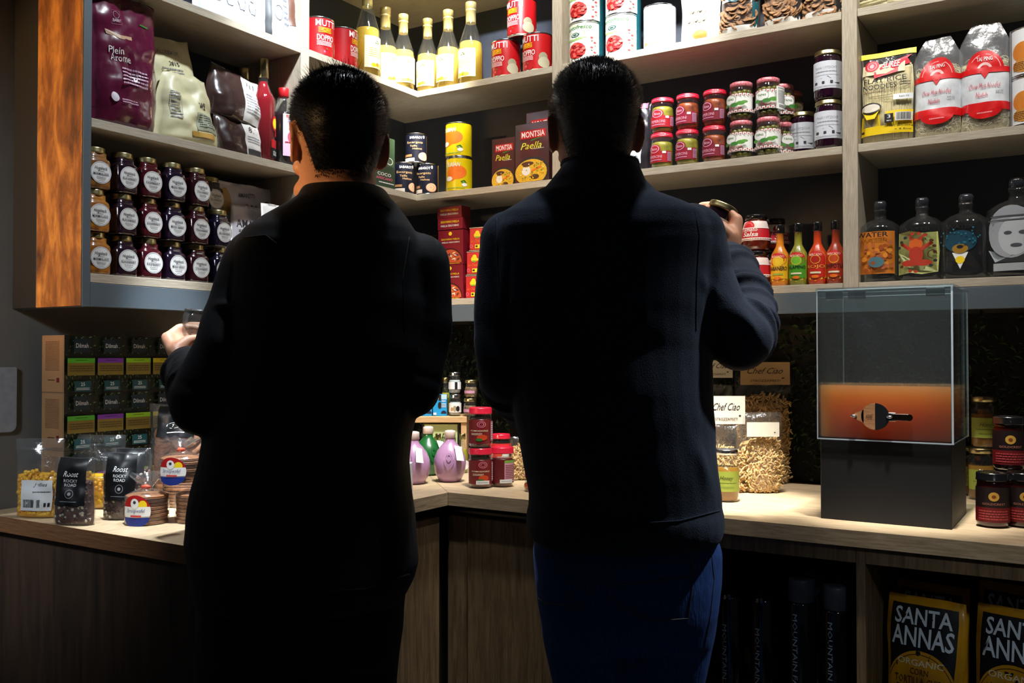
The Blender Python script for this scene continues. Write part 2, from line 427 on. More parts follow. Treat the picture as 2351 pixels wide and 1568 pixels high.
# foliage wall behind the worktop
def leaves(m):
    G1 = M('dark_leaf', (20, 36, 12), .55, var=.4, scale=20); G2 = M('leaf_green', (34, 58, 20), .5, var=.3, scale=20)
    rr = random.Random(5)
    m.box(-.25, 2.17, .225, .2612, zK, 1.38, M('moss_backing', (8, 10, 7), .9))
    for i in range(5200):
        x = rr.uniform(-.22, 2.15); z = rr.uniform(zK + .012, 1.372); y = rr.uniform(.20, .225)
        s = rr.uniform(.006, .013); a = rr.uniform(0, 2 * PI); t = rr.uniform(-.6, .3)
        ux, uz = math.cos(a), math.sin(a); px, pz = -uz, ux
        m.add([(x, y, z), (x + ux * s + px * s * .5, y - s * .4, z + uz * s + pz * s * .5), (x + ux * 2 * s, y + t * s, z + uz * 2 * s), (x + ux * s - px * s * .5, y - s * .4, z + uz * s - pz * s * .5), (x + ux * s, y + .001, z + uz * s)],
              [(0, 1, 4), (1, 2, 4), (0, 4, 3), (4, 2, 3)], G2 if rr.random() < .2 else G1)
fo = P(None, 'foliage_wall', None, leaves, kind='stuff'); fo['label'] = 'dark artificial foliage covering the wall under the back shelves'; fo['category'] = 'foliage'

# worktops and base cabinets
KF = .448
wl = P(None, 'worktop', None, lambda m: m.add(
    [(-.26, -1.266, 0), (KF, -1.266, 0), (KF, -KF - .0008, 0), (-.26, .2592, 0), (-.26, -1.266, .033), (KF, -1.266, .033), (KF, -KF - .0008, .033), (-.26, .2592, .033)],
    [(3, 2, 1, 0), (4, 5, 6, 7), (0, 1, 5, 4), (1, 2, 6, 5), (2, 3, 7, 6), (3, 0, 4, 7)], W_TOP_L))
eb = P(wl, 'edge_band', None, lambda m: m.box(-.26, KF + .0006, -1.2675, -1.2662, 0, .0335, W_BROWN), label='brown edge band')
wl.location = (0, 0, zK - .033); wl['label'] = 'pale wood worktop along the left wall'; wl['category'] = 'worktop'
wr = P(None, 'worktop', None, lambda m: m.add(
    [(-.2595, .26, 0), (KF + .0008, -KF, 0), (2.2, -KF, 0), (2.2, .26, 0), (-.2595, .26, .033), (KF + .0008, -KF, .033), (2.2, -KF, .033), (2.2, .26, .033)],
    [(3, 2, 1, 0), (4, 5, 6, 7), (0, 1, 5, 4), (1, 2, 6, 5), (2, 3, 7, 6), (3, 0, 4, 7)], W_TOP_R))
wr.location = (0, 0, zK - .033); wr['label'] = 'pale wood worktop under the back shelves'; wr['category'] = 'worktop'
ZT = zK - .0335
DARKRAIL = M('dark_rail', (34, 28, 22), .6)
bc = thing('base_cabinet', 'wood base cabinet under the left worktop with a brown end panel', 'cabinet', (.1, -.8, 0))
def PB(root, o, name, b, mat, ch=.0008, **k):
    return P(root, name, None, lambda m: m.box(b[0] - o[0], b[1] - o[0], b[2] - o[1], b[3] - o[1], b[4], b[5], mat, None, ch), **k)
o1 = (.1, -.8)
PB(bc, o1, 'end_panel', (-.26, .428, -1.235, -1.217, 0, ZT), W_END)
PB(bc, o1, 'body', (-.258, .405, -1.216, .25, .08, ZT), DARKRAIL)
PB(bc, o1, 'door', (.406, .426, -1.214, -.822, .09, ZT - .03), W_DOOR)
PB(bc, o1, 'door', (.406, .426, -.818, -.455, .09, ZT - .03), W_DOOR)
PB(bc, o1, 'rail', (.392, .404, -1.214, -.45, ZT - .028, ZT), SILV)
bd = thing('base_cabinet', 'wood base cabinet beside the inner corner, between the two men', 'cabinet', (.7, -.1, 0))
o2 = (.7, -.1)
PB(bd, o2, 'body', (.428, .955, -.405, .25, .08, ZT), DARKRAIL)
PB(bd, o2, 'filler_panel', (.432, .4925, -.426, -.406, .09, ZT - .03), W_DOOR)
PB(bd, o2, 'door', (.4955, .952, -.428, -.406, .09, ZT - .03), W_DOOR)
PB(bd, o2, 'rail', (.44, .955, -.418, -.406, ZT - .02, ZT - .014), SILV, ch=0)
be = thing('open_base_unit', 'open wood base unit with two bays under the right worktop', 'cabinet', (1.5, -.1, 0))
o3 = (1.5, -.1)
for b in ((.957, .975), (1.455, 1.473), (2.15, 2.17)): PB(be, o3, 'divider', (b[0], b[1], -.43, .24, .06, ZT), W_DOOR)
for b in ((.9755, 1.4545), (1.4735, 2.1495)):
    PB(be, o3, 'shelf_board', (b[0], b[1], -.41, .24, .44, .46), W_DOOR); PB(be, o3, 'shelf_board', (b[0], b[1], -.41, .24, .06, .08), W_DOOR)
    PB(be, o3, 'top_rail', (b[0], b[1], -.43, -.405, ZT - .035, ZT), W_DOOR)
PB(be, o3, 'back_panel', (.957, 2.17, .2405, .256, .06, ZT), M('black_board', (16, 16, 18), .7))

# thin pale rounded patch raised off the left wall
patchm = M('pale_patch', (150, 156, 165), .7)
q0 = atX(1, 843, -.258); q1 = atX(47, 990, -.258)
n = thing('pale_wall_patch', 'pale card hanging on the grey wall at the far left, above the worktop', 'card', (-.2615, (q0.y + q1.y) / 2 - .02, q1.z))
def patchf(m):
    W = (q1.y - q0.y) + .10; Hh = q0.z - q1.z
    pts = []
    for cx, cz, a0 in ((W / 2 - .015, .015, -90), (W / 2 - .004, Hh - .004, 0), (-W / 2 + .004, Hh - .004, 90), (-W / 2 + .015, .015, 180)):
        r = .015 if cz == .015 else .004
        for i in range(5):
            a = math.radians(a0 + i * 22.5); pts.append((cx - .04 + r * math.cos(a), cz + r * math.sin(a)))
    k = len(pts); vs = [(0.001, a, b) for a, b in pts] + [(.004, a, b) for a, b in pts]
    m.add(vs, [tuple(range(k - 1, -1, -1)), tuple(range(k, 2 * k))] + [(i, (i + 1) % k, k + (i + 1) % k, k + i) for i in range(k)], patchm)
P(n, 'card', None, patchf)

# ------------------------------------------------------------------ product builders (front = local -Y)
def carton(name, label, cat, loc, rz, w, h, d, mat, els, key, group=None, side=None, plabel='printed_front'):
    t = thing(name, label, cat, loc, rz, group)
    P(t, 'carton', key, lambda m: m.box(-w / 2, w / 2, -d / 2, d / 2, 0, h, mat, None, .0012))
    def f(m):
        m.draw(els, mflat(w, h, -d / 2))
        if side: m.draw(side, lambda u, v, o: (-w / 2 - o, -u * d, v * h))
    P(t, plabel, key, f)
    return t

def can(name, label, cat, loc, rz, r, h, els, key, base, group=None):
    t = thing(name, label, cat, loc, rz, group)
    P(t, 'tin', key, lambda m: m.lathe([(r * .95, 0), (r * 1.02, .001), (r * 1.02, .003), (r * .975, .0045), (r * .975, h - .0045), (r * 1.02, h - .003), (r * 1.02, h - .001), (r * .96, h), (r * .93, h - .003)], SILV, 32))
    def f(m):
        m.lathe([(r, .005), (r, h - .005)], base, 40, cap=(False, False)); m.draw(els, mcyl(r, h), 24, 1)
    P(t, 'paper_label', key, f)
    return t

def roundjar(name, label, cat, loc, rz, r, h, cont, lid, els, key, group=None, glass=True, lidh=.014, neck=.86, chunks=None, belly=0, lidels=None, sq=2.0):
    t = thing(name, label, cat, loc, rz, group)
    zn = h - lidh - .012
    def prof(k, k0=0):
        p = [(r * .80 * k, .001 + k0), (r * .93 * k, .004 + k0), (r * k, .012), (r * (k + belly), h * .35), (r * k, zn - .012), (r * .97 * k, zn - .004), (r * neck * k, zn + .006)]
        return p
    if glass:
        P(t, 'glass_jar', key, lambda m: m.lathe(prof(1) + [(r * neck, h - lidh + .002)], GLASS, 32, p=sq))
        P(t, 'contents', key, lambda m: (m.lathe(prof(.95, .003)[:-1] + [(r * neck * .9, zn)], cont, 28, p=sq), chunks(m) if chunks else None), kind='stuff' if chunks else None)
    else:
        P(t, 'jar', key, lambda m: m.lathe(prof(1) + [(r * neck, h - lidh + .002)], cont, 32, p=sq))
    def lf(m):
        rl = r * neck * 1.06
        m.lathe([(rl * .97, h - lidh), (rl * 1.02, h - lidh + .001), (rl * 1.02, h - lidh + .0025), (rl, h - lidh + .0035), (rl, h - .003), (rl * .97, h - .001), (rl * .9, h), (rl * .86, h - .0012)], lid, 36)
        if lidels: m.draw(lidels, mcyl(rl, lidh, h - lidh), 24, 1)
    P(t, 'lid', key, lf)
    if els:
        P(t, 'paper_label', key, lambda m: m.draw(els, mcyl(r * (1 + belly * .6), zn - .012, .012), 24, 1, .0006))
    return t

def bottle(name, label, cat, loc, rz, prof, liq, liqtop, capprof, capmat, els, key, group=None, lab=(0, 1), glassmat=None, caplabel=None):
    t = thing(name, label, cat, loc, rz, group)
    gm = glassmat or GLASS
    P(t, 'glass_body', key, lambda m: m.lathe(prof, gm, 32))
    if liq:
        def lq(m):
            pr = [(max(.002, r - .0022), z + (.003 if i == 0 else 0)) for i, (r, z) in enumerate(prof) if z < liqtop]
            for (ra, za), (rb, zb) in zip(prof, prof[1:]):
                if za < liqtop <= zb: pr.append((ra + (rb - ra) * (liqtop - za) / (zb - za) - .0022, liqtop))
            m.lathe(pr, liq, 28)
        P(t, 'liquid', key, lq)
    P(t, 'cap', key, lambda m: m.lathe(capprof, capmat, 24))
    if els: P(t, 'paper_label', key, lambda m: m.draw(els, mprof(prof, *lab), 24, 10, .0006))
    return t

def pouchmap(w, h, d, seed, crump=.004, topk=.12, lean=0, botw=1.0, topw=1.0):
    sv = Vector((seed * 3.1, seed * 1.7, seed))
    def f(u, v, o, side=-1):
        uu = max(-.5, min(.5, u)); e = (1 - abs(2 * uu) ** 2.6) ** .55
        tv = min(1, max(0, v)); vp = min(1, (tv / .06) ** .5) if tv < .06 else 1
        t = min(1, (1 - tv) / .75) ** .7
        th = d / 2 * e * (t * (1 - topk) + topk * (1 if tv < .93 else (1 - tv) / .07)) * (.72 + .28 * vp)
        nz = noise.noise(Vector((u * w * 22, v * h * 22, side)) + sv) * crump + noise.noise(Vector((u * w * 55, v * h * 55, side)) + sv) * crump * .45
        ww = w * (botw + (topw - botw) * tv) * (1 + .02 * math.sin(v * 9 + seed))
        edge = e ** .5
        return (u * ww + noise.noise(Vector((0, v * h * 16, u)) + sv) * crump * .8, side * (th + o) + nz * edge + lean * tv * tv * h, v * h + noise.noise(Vector((u * w * 20, 3, 1)) + sv) * crump * .8 * tv)
    return f
def pouch(name, label, cat, loc, rz, w, h, d, mat, els, key, group=None, seed=1, crump=.004, rx=0, ry=0, extra=None, nu=22, nv=26, bag='pouch', botw=1, topw=1, smooth=True, lab='printed_panel', topk=.12):
    t = thing(name, label, cat, loc, rz, group, rx, ry)
    mf = pouchmap(w, h, d, seed, crump, topk, 0, botw, topw)
    def f(m):
        vs = []; fs = []
        for sd in (-1, 1):
            for j in range(nv + 1):
                for i in range(nu + 1):
                    p = mf(i / nu - .5, j / nv, 0, sd); vs.append(p)
        N = (nu + 1) * (nv + 1)
        for j in range(nv):
            for i in range(nu):
                a = j * (nu + 1) + i; fs.append((a, a + 1, a + nu + 2, a + nu + 1)); fs.append((N + a + 1, N + a, N + a + nu + 1, N + a + nu + 2))
        for j in range(nv):
            for i in (0, nu):
                a = j * (nu + 1) + i; fs.append((a, a + nu + 1, N + a + nu + 1, N + a) if i == 0 else (a + nu + 1, a, N + a, N + a + nu + 1))
        for i in range(nu): fs.append((i + 1, i, N + i, N + i + 1))
        for i in range(nu): a = nv * (nu + 1) + i; fs.append((a, a + 1, N + a + 1, N + a))
        m.add(vs, fs, mat, smooth)
    P(t, bag, key, f)
    if els: P(t, lab, key, lambda m: m.draw(els, mf, 18, 24, .0008, .0003))
    if extra: extra(t, mf)
    return t

def fillbag(m, mf, v1, mat, inset=.004, nu=14, nv=12):
    """solid filling that follows the inside of a pouch up to height fraction v1"""
    vs = []; fs = []
    for sd in (-1, 1):
        for j in range(nv + 1):
            for i in range(nu + 1):
                u = (i / nu - .5) * .93; v = .012 + (v1 - .012) * j / nv * (1 - .05 * (2 * u) ** 2)
                p = mf(u, v, -inset, sd); q = mf(u, v, 0, -sd)
                y = p[1] if (p[1] - q[1]) * sd > 0 else (p[1] + q[1]) / 2
                vs.append((p[0], y * (.55 if j == nv else 1), p[2]))
    N = (nu + 1) * (nv + 1)
    for j in range(nv):
        for i in range(nu):
            a = j * (nu + 1) + i; fs += [(a, a + 1, a + nu + 2, a + nu + 1), (N + a + 1, N + a, N + a + nu + 1, N + a + nu + 2)]
        for i in (0, nu): a = j * (nu + 1) + i; fs.append((a, a + nu + 1, N + a + nu + 1, N + a) if i == 0 else (a + nu + 1, a, N + a, N + a + nu + 1))
    for i in range(nu): fs.append((i + 1, i, N + i, N + i + 1)); a = nv * (nu + 1) + i; fs.append((a, a + 1, N + a + 1, N + a))
    m.add(vs, fs, mat, True)
def inbag(mf, u, v, rr, a=.0025, b=.006):
    p = mf(u, v, 0); y = min(p[1] + rr.uniform(a, b), 0)
    return (p[0] * .985, y, max(.003, p[2]))
# ------------------------------------------------------------------ left unit goods
def LY(px, py, off): return atX(px, py, -off).y
def RX(px, py, off): return atY(px, py, off).x
INK = flat((40, 42, 60)); INK2 = flat((20, 20, 24))
def jam(word, cont, sw):
    r = .0285
    els = None
    def mk(label, loc, rz, key):
        t = thing('jam_jar', label, 'jar', loc, rz, 'square jam jars on the left lower shelf')
        P(t, 'jar', key, lambda m: m.lathe([(r * .93, .0008), (r * .99, .004), (r, .010), (r, .060), (r * .96, .065), (r * .80, .0695), (r * .76, .072), (r * .76, .082)], cont, 32, p=5.5))
        def lid(m):
            R = r * .83
            m.lathe([(R * .96, .0815), (R * 1.02, .0825), (R * 1.02, .0845), (R, .0855), (R, .0925), (R * .96, .0945), (R * .9, .0948), (R * .86, .0938)], GOLDLID, 36)
        P(t, 'lid', 'jam', lid)
        mf = lambda u, v, o: (u * .05, -r * 1.0 - o, .037 + v * .05)
        def lb(m):
            m.draw([('e', 0, 0, .5, .5, WHITE, 36, 1), ('o', 0, 0, .47, .47, .03, flat((90, 100, 120)), 36),
                    ('t', 'Hogsback', 0, .17, .62, .2, INK, 1, .25), ('lines', -.16, .16, .04, .08, 1, INK),
                    ('r', -.38, .38, .008, .014, INK), ('t', word, 0, -.065, .74, .105, INK, 1), ('r', -.38, .38, -.14, -.134, INK),
                    ('t', 'Homemade Jam', 0, -.225, .44, .1, INK, 1, .2), ('lines', -.2, .2, -.33, -.29, 1, INK), ('lines', -.13, .13, -.4, -.37, 1, INK)], mf, o0=.0004)
        P(t, 'round_label', key, lb)
        return t
    return mk
JM = M('marmalade', (190, 120, 30), .3, coat=1, c2=(110, 60, 16), scale=60)
JG = M('amber_preserve', (150, 98, 40), .3, coat=1, c2=(84, 50, 24), scale=60)
JB = M('blackberry_jam', (30, 14, 26), .2, coat=1); JR = M('raspberry_jam', (76, 18, 28), .2, coat=1, c2=(48, 8, 16), scale=80)
JX = M('mixed_berry_jam', (26, 14, 32), .2, coat=1); JS = M('strawberry_jam', (44, 12, 20), .2, coat=1); JU = M('blueberry_jam', (20, 14, 34), .2, coat=1)
kinds = [('MARMALADE', JM, 'marmalade'), ('BLACKBERRY', JB, 'blackberry'), ('RASPBERRY', JR, 'raspberry'), ('MIXED BERRY', JX, 'mixed berry'), ('STRAWBERRY', JS, 'strawberry'), ('BLUEBERRY', JU, 'blueberry')]
rows = [('bottom', 0, [(233, 594), (296, 599), (353, 606), (409, 611), (463, 617), (516, 622)]), ('middle', 1, [(231, 495), (295, 504), (352, 514), (408, 520), (463, 528), (515, 535)]), ('top', 2, [(233, 394), (297, 408), (352, 418), (409, 428), (464, 438)])]
rj = random.Random(4)
for rn, k, pts in rows:
    for (wd, mt, wn), (px, py) in zip(kinds, pts):
        if wn == 'marmalade' and k: mt, mname = (JM if k == 1 else JG), ('amber' if k == 1 else 'brown')
        else: mname = ''
        off = .034 + rj.uniform(0, .004)
        y = LY(px, py, off - .0285)
        col_ = 'golden ' if wn == 'marmalade' and k == 0 else ('yellow ' if wn == 'marmalade' and k == 1 else 'brownish ' if wn == 'marmalade' else '')
        jam(wd, mt, 0)('square jar of %s%s jam with round white label, %s row of the left shelf' % (col_, wn, rn), (-off, y, zC + k * .0954), 90 + rj.uniform(-3, 3), wn + str(k if wn == 'marmalade' else ''))
jam('BLUEBERRY', JU, 0)('dark square jam jar half hidden behind the top-row strawberry jar', (-.102, LY(487, 440, .09), zC + 2 * .0954), 90, 'blueberry')
for k in range(2):
    jam('BLUEBERRY', JU, 0)('dark square jam jar in the back rank, %s, behind the strawberry jars' % ('second from the shelf' if k else 'on the shelf'), (-.102, LY(487, 440, .09), zC + k * .0954), 90, 'blueberry')

# packets to the right of the jam jars
WPL = M('white_plastic', (214, 212, 222), .3, coat=.4, var=.05)
def amar(mf_red, word, nuts=True):
    return [('o', -.36, .55, .085, .3, 1, GOLD, 20), ('e', -.02, .45, .035, .11, TAN), ('e', .055, .44, .03, .1, BROWN), ('e', .13, .43, .035, .11, TAN),
            ('e', .34, .42, .11, .28, flat((130, 20, 24))), ('t', word, .34, .42, .17, .1, WHITE), ('t', 'AMARETTI', -.02, .74, .28, .1, DGREY), ('lines', -.12, .2, .22, .3, 1, GREY)]
def vtop(els, k):
    out = []
    f = lambda v: 1 - (1 - v) * k
    for e in els:
        e = list(e)
        if e[0] in ('r', 'lines', 'bar'): e[3], e[4] = f(e[3]), f(e[4])
        elif e[0] in ('e', 'o'): e[2] = f(e[2]); e[4] *= k
        elif e[0] == 't': e[3] = f(e[3]); e[5] *= k
        out.append(tuple(e))
    return out
zq = lambda px, py, off: atX(px, py, -off).z - zC
y0, y1 = LY(492, 450, .12), LY(628, 450, .12); h1 = zq(560, 424, .12)
pouch('biscuit_packet', 'pale lilac biscuit packet with red badge, behind the upper jam jars', 'packet', (-.12, (y0 + y1) / 2, zC), 90, y1 - y0, h1, .05, WPL, vtop(amar(1, 'Antico Borgo'), .42), 'am1', seed=2, crump=.003)
y0, y1 = LY(528, 500, .09), LY(625, 500, .09); h1 = zq(575, 474, .09)
pouch('biscuit_packet', 'pale packet lettered AMARETTI in grey, just right of the jam jars', 'packet', (-.09, (y0 + y1) / 2, zC), 90, y1 - y0, h1, .04, WPL, vtop([('t', 'AMARETTI', 0, .5, .8, .2, DGREY), ('lines', -.35, .35, .25, .36, 1, GREY)], .45), 'am2', seed=3, crump=.003)
y0, y1 = LY(600, 500, .05), LY(700, 500, .05); h1 = zq(650, 474, .05)
pouch('biscuit_packet', 'bright white packet with scalloped red badge beside the left man\'s shoulder', 'packet', (-.05, (y0 + y1) / 2, zC), 90, y1 - y0, h1, .05, flat((240, 238, 236), .3), vtop([('e', -.18, .45, .3, .36, flat((180, 40, 30)), 16), ('t', 'Antico Borgo', -.17, .42, .46, .17, WHITE, 2), ('lines', -.3, -.05, .22, .3, 1, WHITE), ('e', -.17, .68, .04, .07, ORG)], .5), 'am3', seed=4, crump=.003)
NUT = M('brown_nuts', (120, 84, 60), .7, c2=(58, 36, 26), scale=90, bump=1)
y0, y1 = LY(534, 545, .07), LY(640, 545, .07)
pouch('nut_packet', 'clear packet of brown nuts under the pale packets', 'packet', (-.07, (y0 + y1) / 2, zC), 90, y1 - y0, .082, .07, NUT, [('r', .1, .4, .2, .7, WHITE)], 'nut', seed=5, crump=.004)

# middle left shelf: chocolate pouches and syrup bottles
MAR = M('maroon_foil', (84, 18, 46), .26, var=.08, coat=.5)
y0, y1 = LY(203, 170, .045), LY(353, 170, .045)
pouch('chocolate_pouch', 'large maroon pouch with white lettering at the left end of the shelf', 'pouch', (-.045, (y0 + y1) / 2, zB), 90, y1 - y0, .31, .085, MAR,
      [('o', -.16, .82, .055, .03, .12, GREY, 16), ('o', -.16, .80, .11, .075, .035, flat((130, 80, 100)), 4, PI / 4, PI / 4 + 2 * PI), ('t', 'BARRY', -.16, .775, .13, .022, flat((190, 170, 180))), ('p', [(-.32, .665), (-.14, .64), (.05, .655), (.045, .68), (-.14, .668), (-.33, .70)], flat((170, 140, 110))),
       ('r', .18, .34, .8, .812, GREEN), ('t', 'Plein', -.2, .55, .22, .05, WHITE, 0), ('t', 'Arome', -.14, .50, .3, .05, WHITE, 0), ('lines', -.16, .2, .30, .44, 5, flat((190, 160, 180))),
       ('e', -.27, .2, .055, .035, flat((200, 190, 200))), ('lines', -.18, .06, .165, .2, 2, flat((190, 160, 180)))], 'mar', seed=6, crump=.012)
CRM = M('cream_kraft', (206, 200, 160), .45, var=.05, coat=.15)
y0, y1 = LY(335, 160, .10), LY(470, 160, .10)
pouch('chocolate_pouch', 'tall cream pouch leaning behind the lower cream pouch', 'pouch', (-.10, (y0 + y1) / 2 - .01, zB), 90, (y1 - y0) * .9, .27, .09, CRM,
      [('t', 'CALLEBAUT', -.05, .86, .5, .04, GREY), ('t', '2815', .05, .76, .2, .04, DGREY), ('lines', -.2, .2, .66, .72, 2, GREY)], 'cr1', seed=7, crump=.008, ry=-7)
y0, y1 = LY(350, 270, .05), LY(494, 270, .05)
pouch('chocolate_pouch', 'squat cream pouch lettered W2 with folded top, at the shelf edge', 'pouch', (-.055, (y0 + y1) / 2, zB), 90, y1 - y0, .175, .095, CRM,
      [('t', 'W2', .2, .56, .16, .09, DGREY, 2), ('r', .02, .4, .2, .46, flat((160, 165, 140))), ('lines', .05, .36, .24, .44, 6, DGREY), ('r', -.06, .34, .1, .17, GOLD), ('o', -.3, .5, .12, .2, .06, GREY, 4, PI / 4, PI / 4 + 2 * PI), ('lines', -.38, -.22, .3, .7, 8, GREY)], 'cr2', seed=8, crump=.011, topw=.72)
BRF = M('brown_foil', (52, 36, 32), .25, var=.1, coat=.6)
y0, y1 = LY(462, 190, .09), LY(592, 190, .09)
pouch('chocolate_pouch', 'dark brown pouch with pale 811 panel, lying on the lower brown pouch', 'pouch', (-.085, (y0 + y1) / 2, zB + .09), 90, y1 - y0, .145, .10, BRF,
      [('r', -.02, .32, .05, .96, flat((190, 186, 180))), ('t', '811', .14, .8, .14, .11, DGREY, 2), ('lines', .02, .28, .2, .62, 7, GREY)], 'br1', seed=9, crump=.009, ry=8)
y0, y1 = LY(492, 320, .055), LY(597, 320, .055)
pouch('chocolate_pouch', 'dark brown pouch with pale 811 panel standing on the shelf under another', 'pouch', (-.06, (y0 + y1) / 2, zB), 90, y1 - y0, .105, .085, BRF,
      [('r', 0, .4, .03, .96, flat((190, 186, 180))), ('t', '811', .2, .7, .2, .15, DGREY, 2), ('lines', .05, .35, .35, .55, 3, GREY), ('r', .03, .37, .06, .2, DGREY)], 'br2', seed=10, crump=.007)
def bprof(r, hb, hs, hn, rn): return [(r * .9, 0), (r, .006), (r, hb), (r * .96, hb + .01), (r * .7, hb + hs * .55), (rn * 1.25, hb + hs), (rn, hb + hs + .01), (rn, hn)]
REDLIQ = liquid('red_syrup', (150, 6, 24), .3); DKLIQ = M('dark_syrup', (22, 6, 12), .15, coat=1)
p = bprof(.034, .17, .045, .262, .013)
yy = LY(604, 250, .06)
bottle('syrup_bottle', 'tall red syrup bottle with gold cap and yellow label', 'bottle', (-.06, yy, zB), 90, p, REDLIQ, .225, [(.0135, .235), (.0145, .236), (.0145, .285), (.0135, .288)], GOLDLID,
       [('e', .12, .62, .12, .13, RED), ('e', .12, .62, .09, .09, YEL), ('r', -.02, .3, .2, .34, RED), ('r', -.02, .3, .02, .2, BLACK), ('t', 'GIULIO', .14, .11, .2, .08, WHITE, 1), ('p', [(.1, .38), (.16, .42), (.2, .38), (.17, .5), (.11, .5)], RED)], 'syr1', lab=(.01, .17))
bottle('syrup_bottle', 'dark bottle with brass cap, mostly behind the red syrup bottle', 'bottle', (-.135, LY(561, 200, .135), zB), 90, p, DKLIQ, .22, [(.0135, .23), (.0145, .231), (.0145, .272), (.0135, .275)], GOLDLID, None, 'syr2')
p2 = bprof(.030, .14, .03, .2, .0125)
bottle('syrup_bottle', 'clear-necked bottle with red cap and pink label, beside the red syrup', 'bottle', (-.045, LY(651, 270, .045), zB), 90, p2, DKLIQ, .15, [(.0135, .195), (.0145, .196), (.0145, .218), (.0135, .22)], RED,
       [('r', -.26, .26, .12, .95, flat((236, 200, 226))), ('r', -.26, .26, .86, .95, flat((240, 200, 190))), ('t', 'ROSE', 0, .905, .34, .06, RED), ('e', 0, .5, .13, .11, PINK), ('e', .0, .62, .03, .04, GREEN), ('lines', -.2, .2, .36, .42, 1, RED)], 'syr3', lab=(.01, .15))

# top left shelf: pale packets
WF = M('white_foil', (206, 214, 226), .3, var=.05, coat=.3)
geo = [('o', -.25 + .17 * i, .3 + .26 * j, .07, .09, .18, GREY, 6) for i in range(4) for j in range(3)] + [('e', 0, .4, .05, .06, flat((190, 120, 130)))]
y0, y1 = LY(448, 20, .06), LY(600, 20, .06)
pouch('snack_pouch', 'pale pouch with a grey honeycomb print on the top left shelf', 'pouch', (-.07, (y0 + y1) / 2, zA), 90, y1 - y0, .24, .07, WF, geo, 'wf1', seed=12, crump=.004)
y0, y1 = LY(592, 30, .06), LY(652, 30, .06)
pouch('snack_pouch', 'narrow dark and white pouch, middle of the top left shelf', 'pouch', (-.05, (y0 + y1) / 2, zA), 90, y1 - y0, .23, .06, WF, [('r', -.45, -.3, 0, .95, DGREY), ('o', -.08, .35, .16, .1, .2, GREY, 12), ('o', -.08, .7, .16, .1, .2, GREY, 12), ('lines', .1, .4, .2, .8, 8, GREY)], 'wf2', seed=13, crump=.003)
y0, y1 = LY(640, 40, .05), LY(690, 40, .05)
pouch('snack_pouch', 'narrow white pouch with brown and red stripe, next to the wood divider', 'pouch', (-.045, (y0 + y1) / 2, zA), 90, y1 - y0, .22, .06, WF, [('r', -.35, -.12, .25, .9, BROWN), ('r', .08, .3, .55, .95, flat((190, 80, 70))), ('lines', .08, .4, .1, .45, 6, GREY)], 'wf3', seed=14, crump=.003)

# ------------------------------------------------------------------ corner, upper shelf
TOM = M('tomato_red', (178, 18, 24), .35, coat=.4, var=.06)
tomels = [('p', [(-.62, 0), (.62, 0), (.62, .26), (.4, .34), (.1, .27), (-.2, .3), (-.62, .38)], flat((196, 196, 176))), ('r', -.62, .62, .0, .05, flat((196, 196, 176))),
          ('e', .34, .36, .10, .12, flat((150, 146, 120))), ('e', .36, .22, .14, .14, flat((176, 172, 146))), ('t', 'MUTTI', 0, .84, .46, .16, WHITE, 1), ('o', -.04, .68, .08, .05, .5, ORG, 12), ('lines', -.17, .1, .6, .74, 4, YEL),
          ('t', 'DOPPIO', -.02, .48, .36, .14, WHITE, 1), ('lines', -.2, .12, .28, .4, 4, WHITE), ('e', -.07, .12, .07, .08, RED), ('e', .05, .12, .07, .08, RED), ('e', -.05, .14, .02, .03, PINK), ('p', [(-.02, .2), (.02, .19), (.0, .24)], GREEN)]
TR, THh = .0455, .118
def tcan(label, loc, rz): return can('tomato_tin', label, 'tin', loc, rz, TR, THh, tomels, 'tom', TOM, 'red tomato tins on the corner shelf')
tcan('red tomato tin against the wood divider, left side of the corner shelf', (-.055, LY(731, 75, .055), zA), 75)
tcan('red tomato tin just left of the yellow bottles', (-.055, LY(786, 95, .055) , zA), 110)
xa, xb = RX(1160, 125, .05), RX(1231, 115, .05)
tcan('left tin of the bottom pair of red tomato tins, right of the yellow bottles', (xa, .055, zA), -4)
tcan('right tin of the bottom pair of red tomato tins, against the post', (xb + .002, .055, zA), -8)
tcan('red tomato tin stacked on top of the bottom pair', ((xa + xb) / 2, .058, zA + THh + .0005), -6)
YLQ = liquid('yellow_cordial', (250, 214, 90), .55)
pw = [(.026, 0), (.0295, .004), (.030, .10), (.0285, .125), (.021, .155), (.0135, .185), (.0115, .205), (.0115, .225)]
pwels = [('r', -.34, .34, .08, .86, CREAM), ('p', [(0, .7), (.05, .66), (.07, .71), (.03, .73), (.0, .79), (-.03, .73), (-.07, .71), (-.05, .66)], flat((60, 80, 40))), ('lines', -.22, .22, .34, .58, 5, GOLD), ('e', -.1, .15, .07, .05, YEL), ('e', .1, .15, .08, .05, flat((190, 180, 60))), ('e', .01, .17, .05, .05, ORG)]
CAPW = M('gilt_capsule', (230, 214, 150), .3, .6, var=.1)
cw = [(.0122, .19), (.0125, .191), (.0125, .225), (.0132, .2255), (.0132, .229), (.0124, .2295), (.0124, .232), (.0135, .2325), (.0135, .252), (.0125, .2535)]
wb = [(843, 160, 'largest-looking yellow cordial bottle, leftmost, beside the tins', 90, 1.0), (885, 170, 'yellow cordial bottle second from the left, set a little back', 80, 1.0), (926, 192, 'yellow cordial bottle third from the left, left of the corner point', 60, .93),
      (980, 199, 'yellow cordial bottle just right of the corner point', 10, .93), (1029, 194, 'yellow cordial bottle second from the right', 0, .97), (1081, 182, 'rightmost yellow cordial bottle, before the tomato tins', -5, 1.0)]
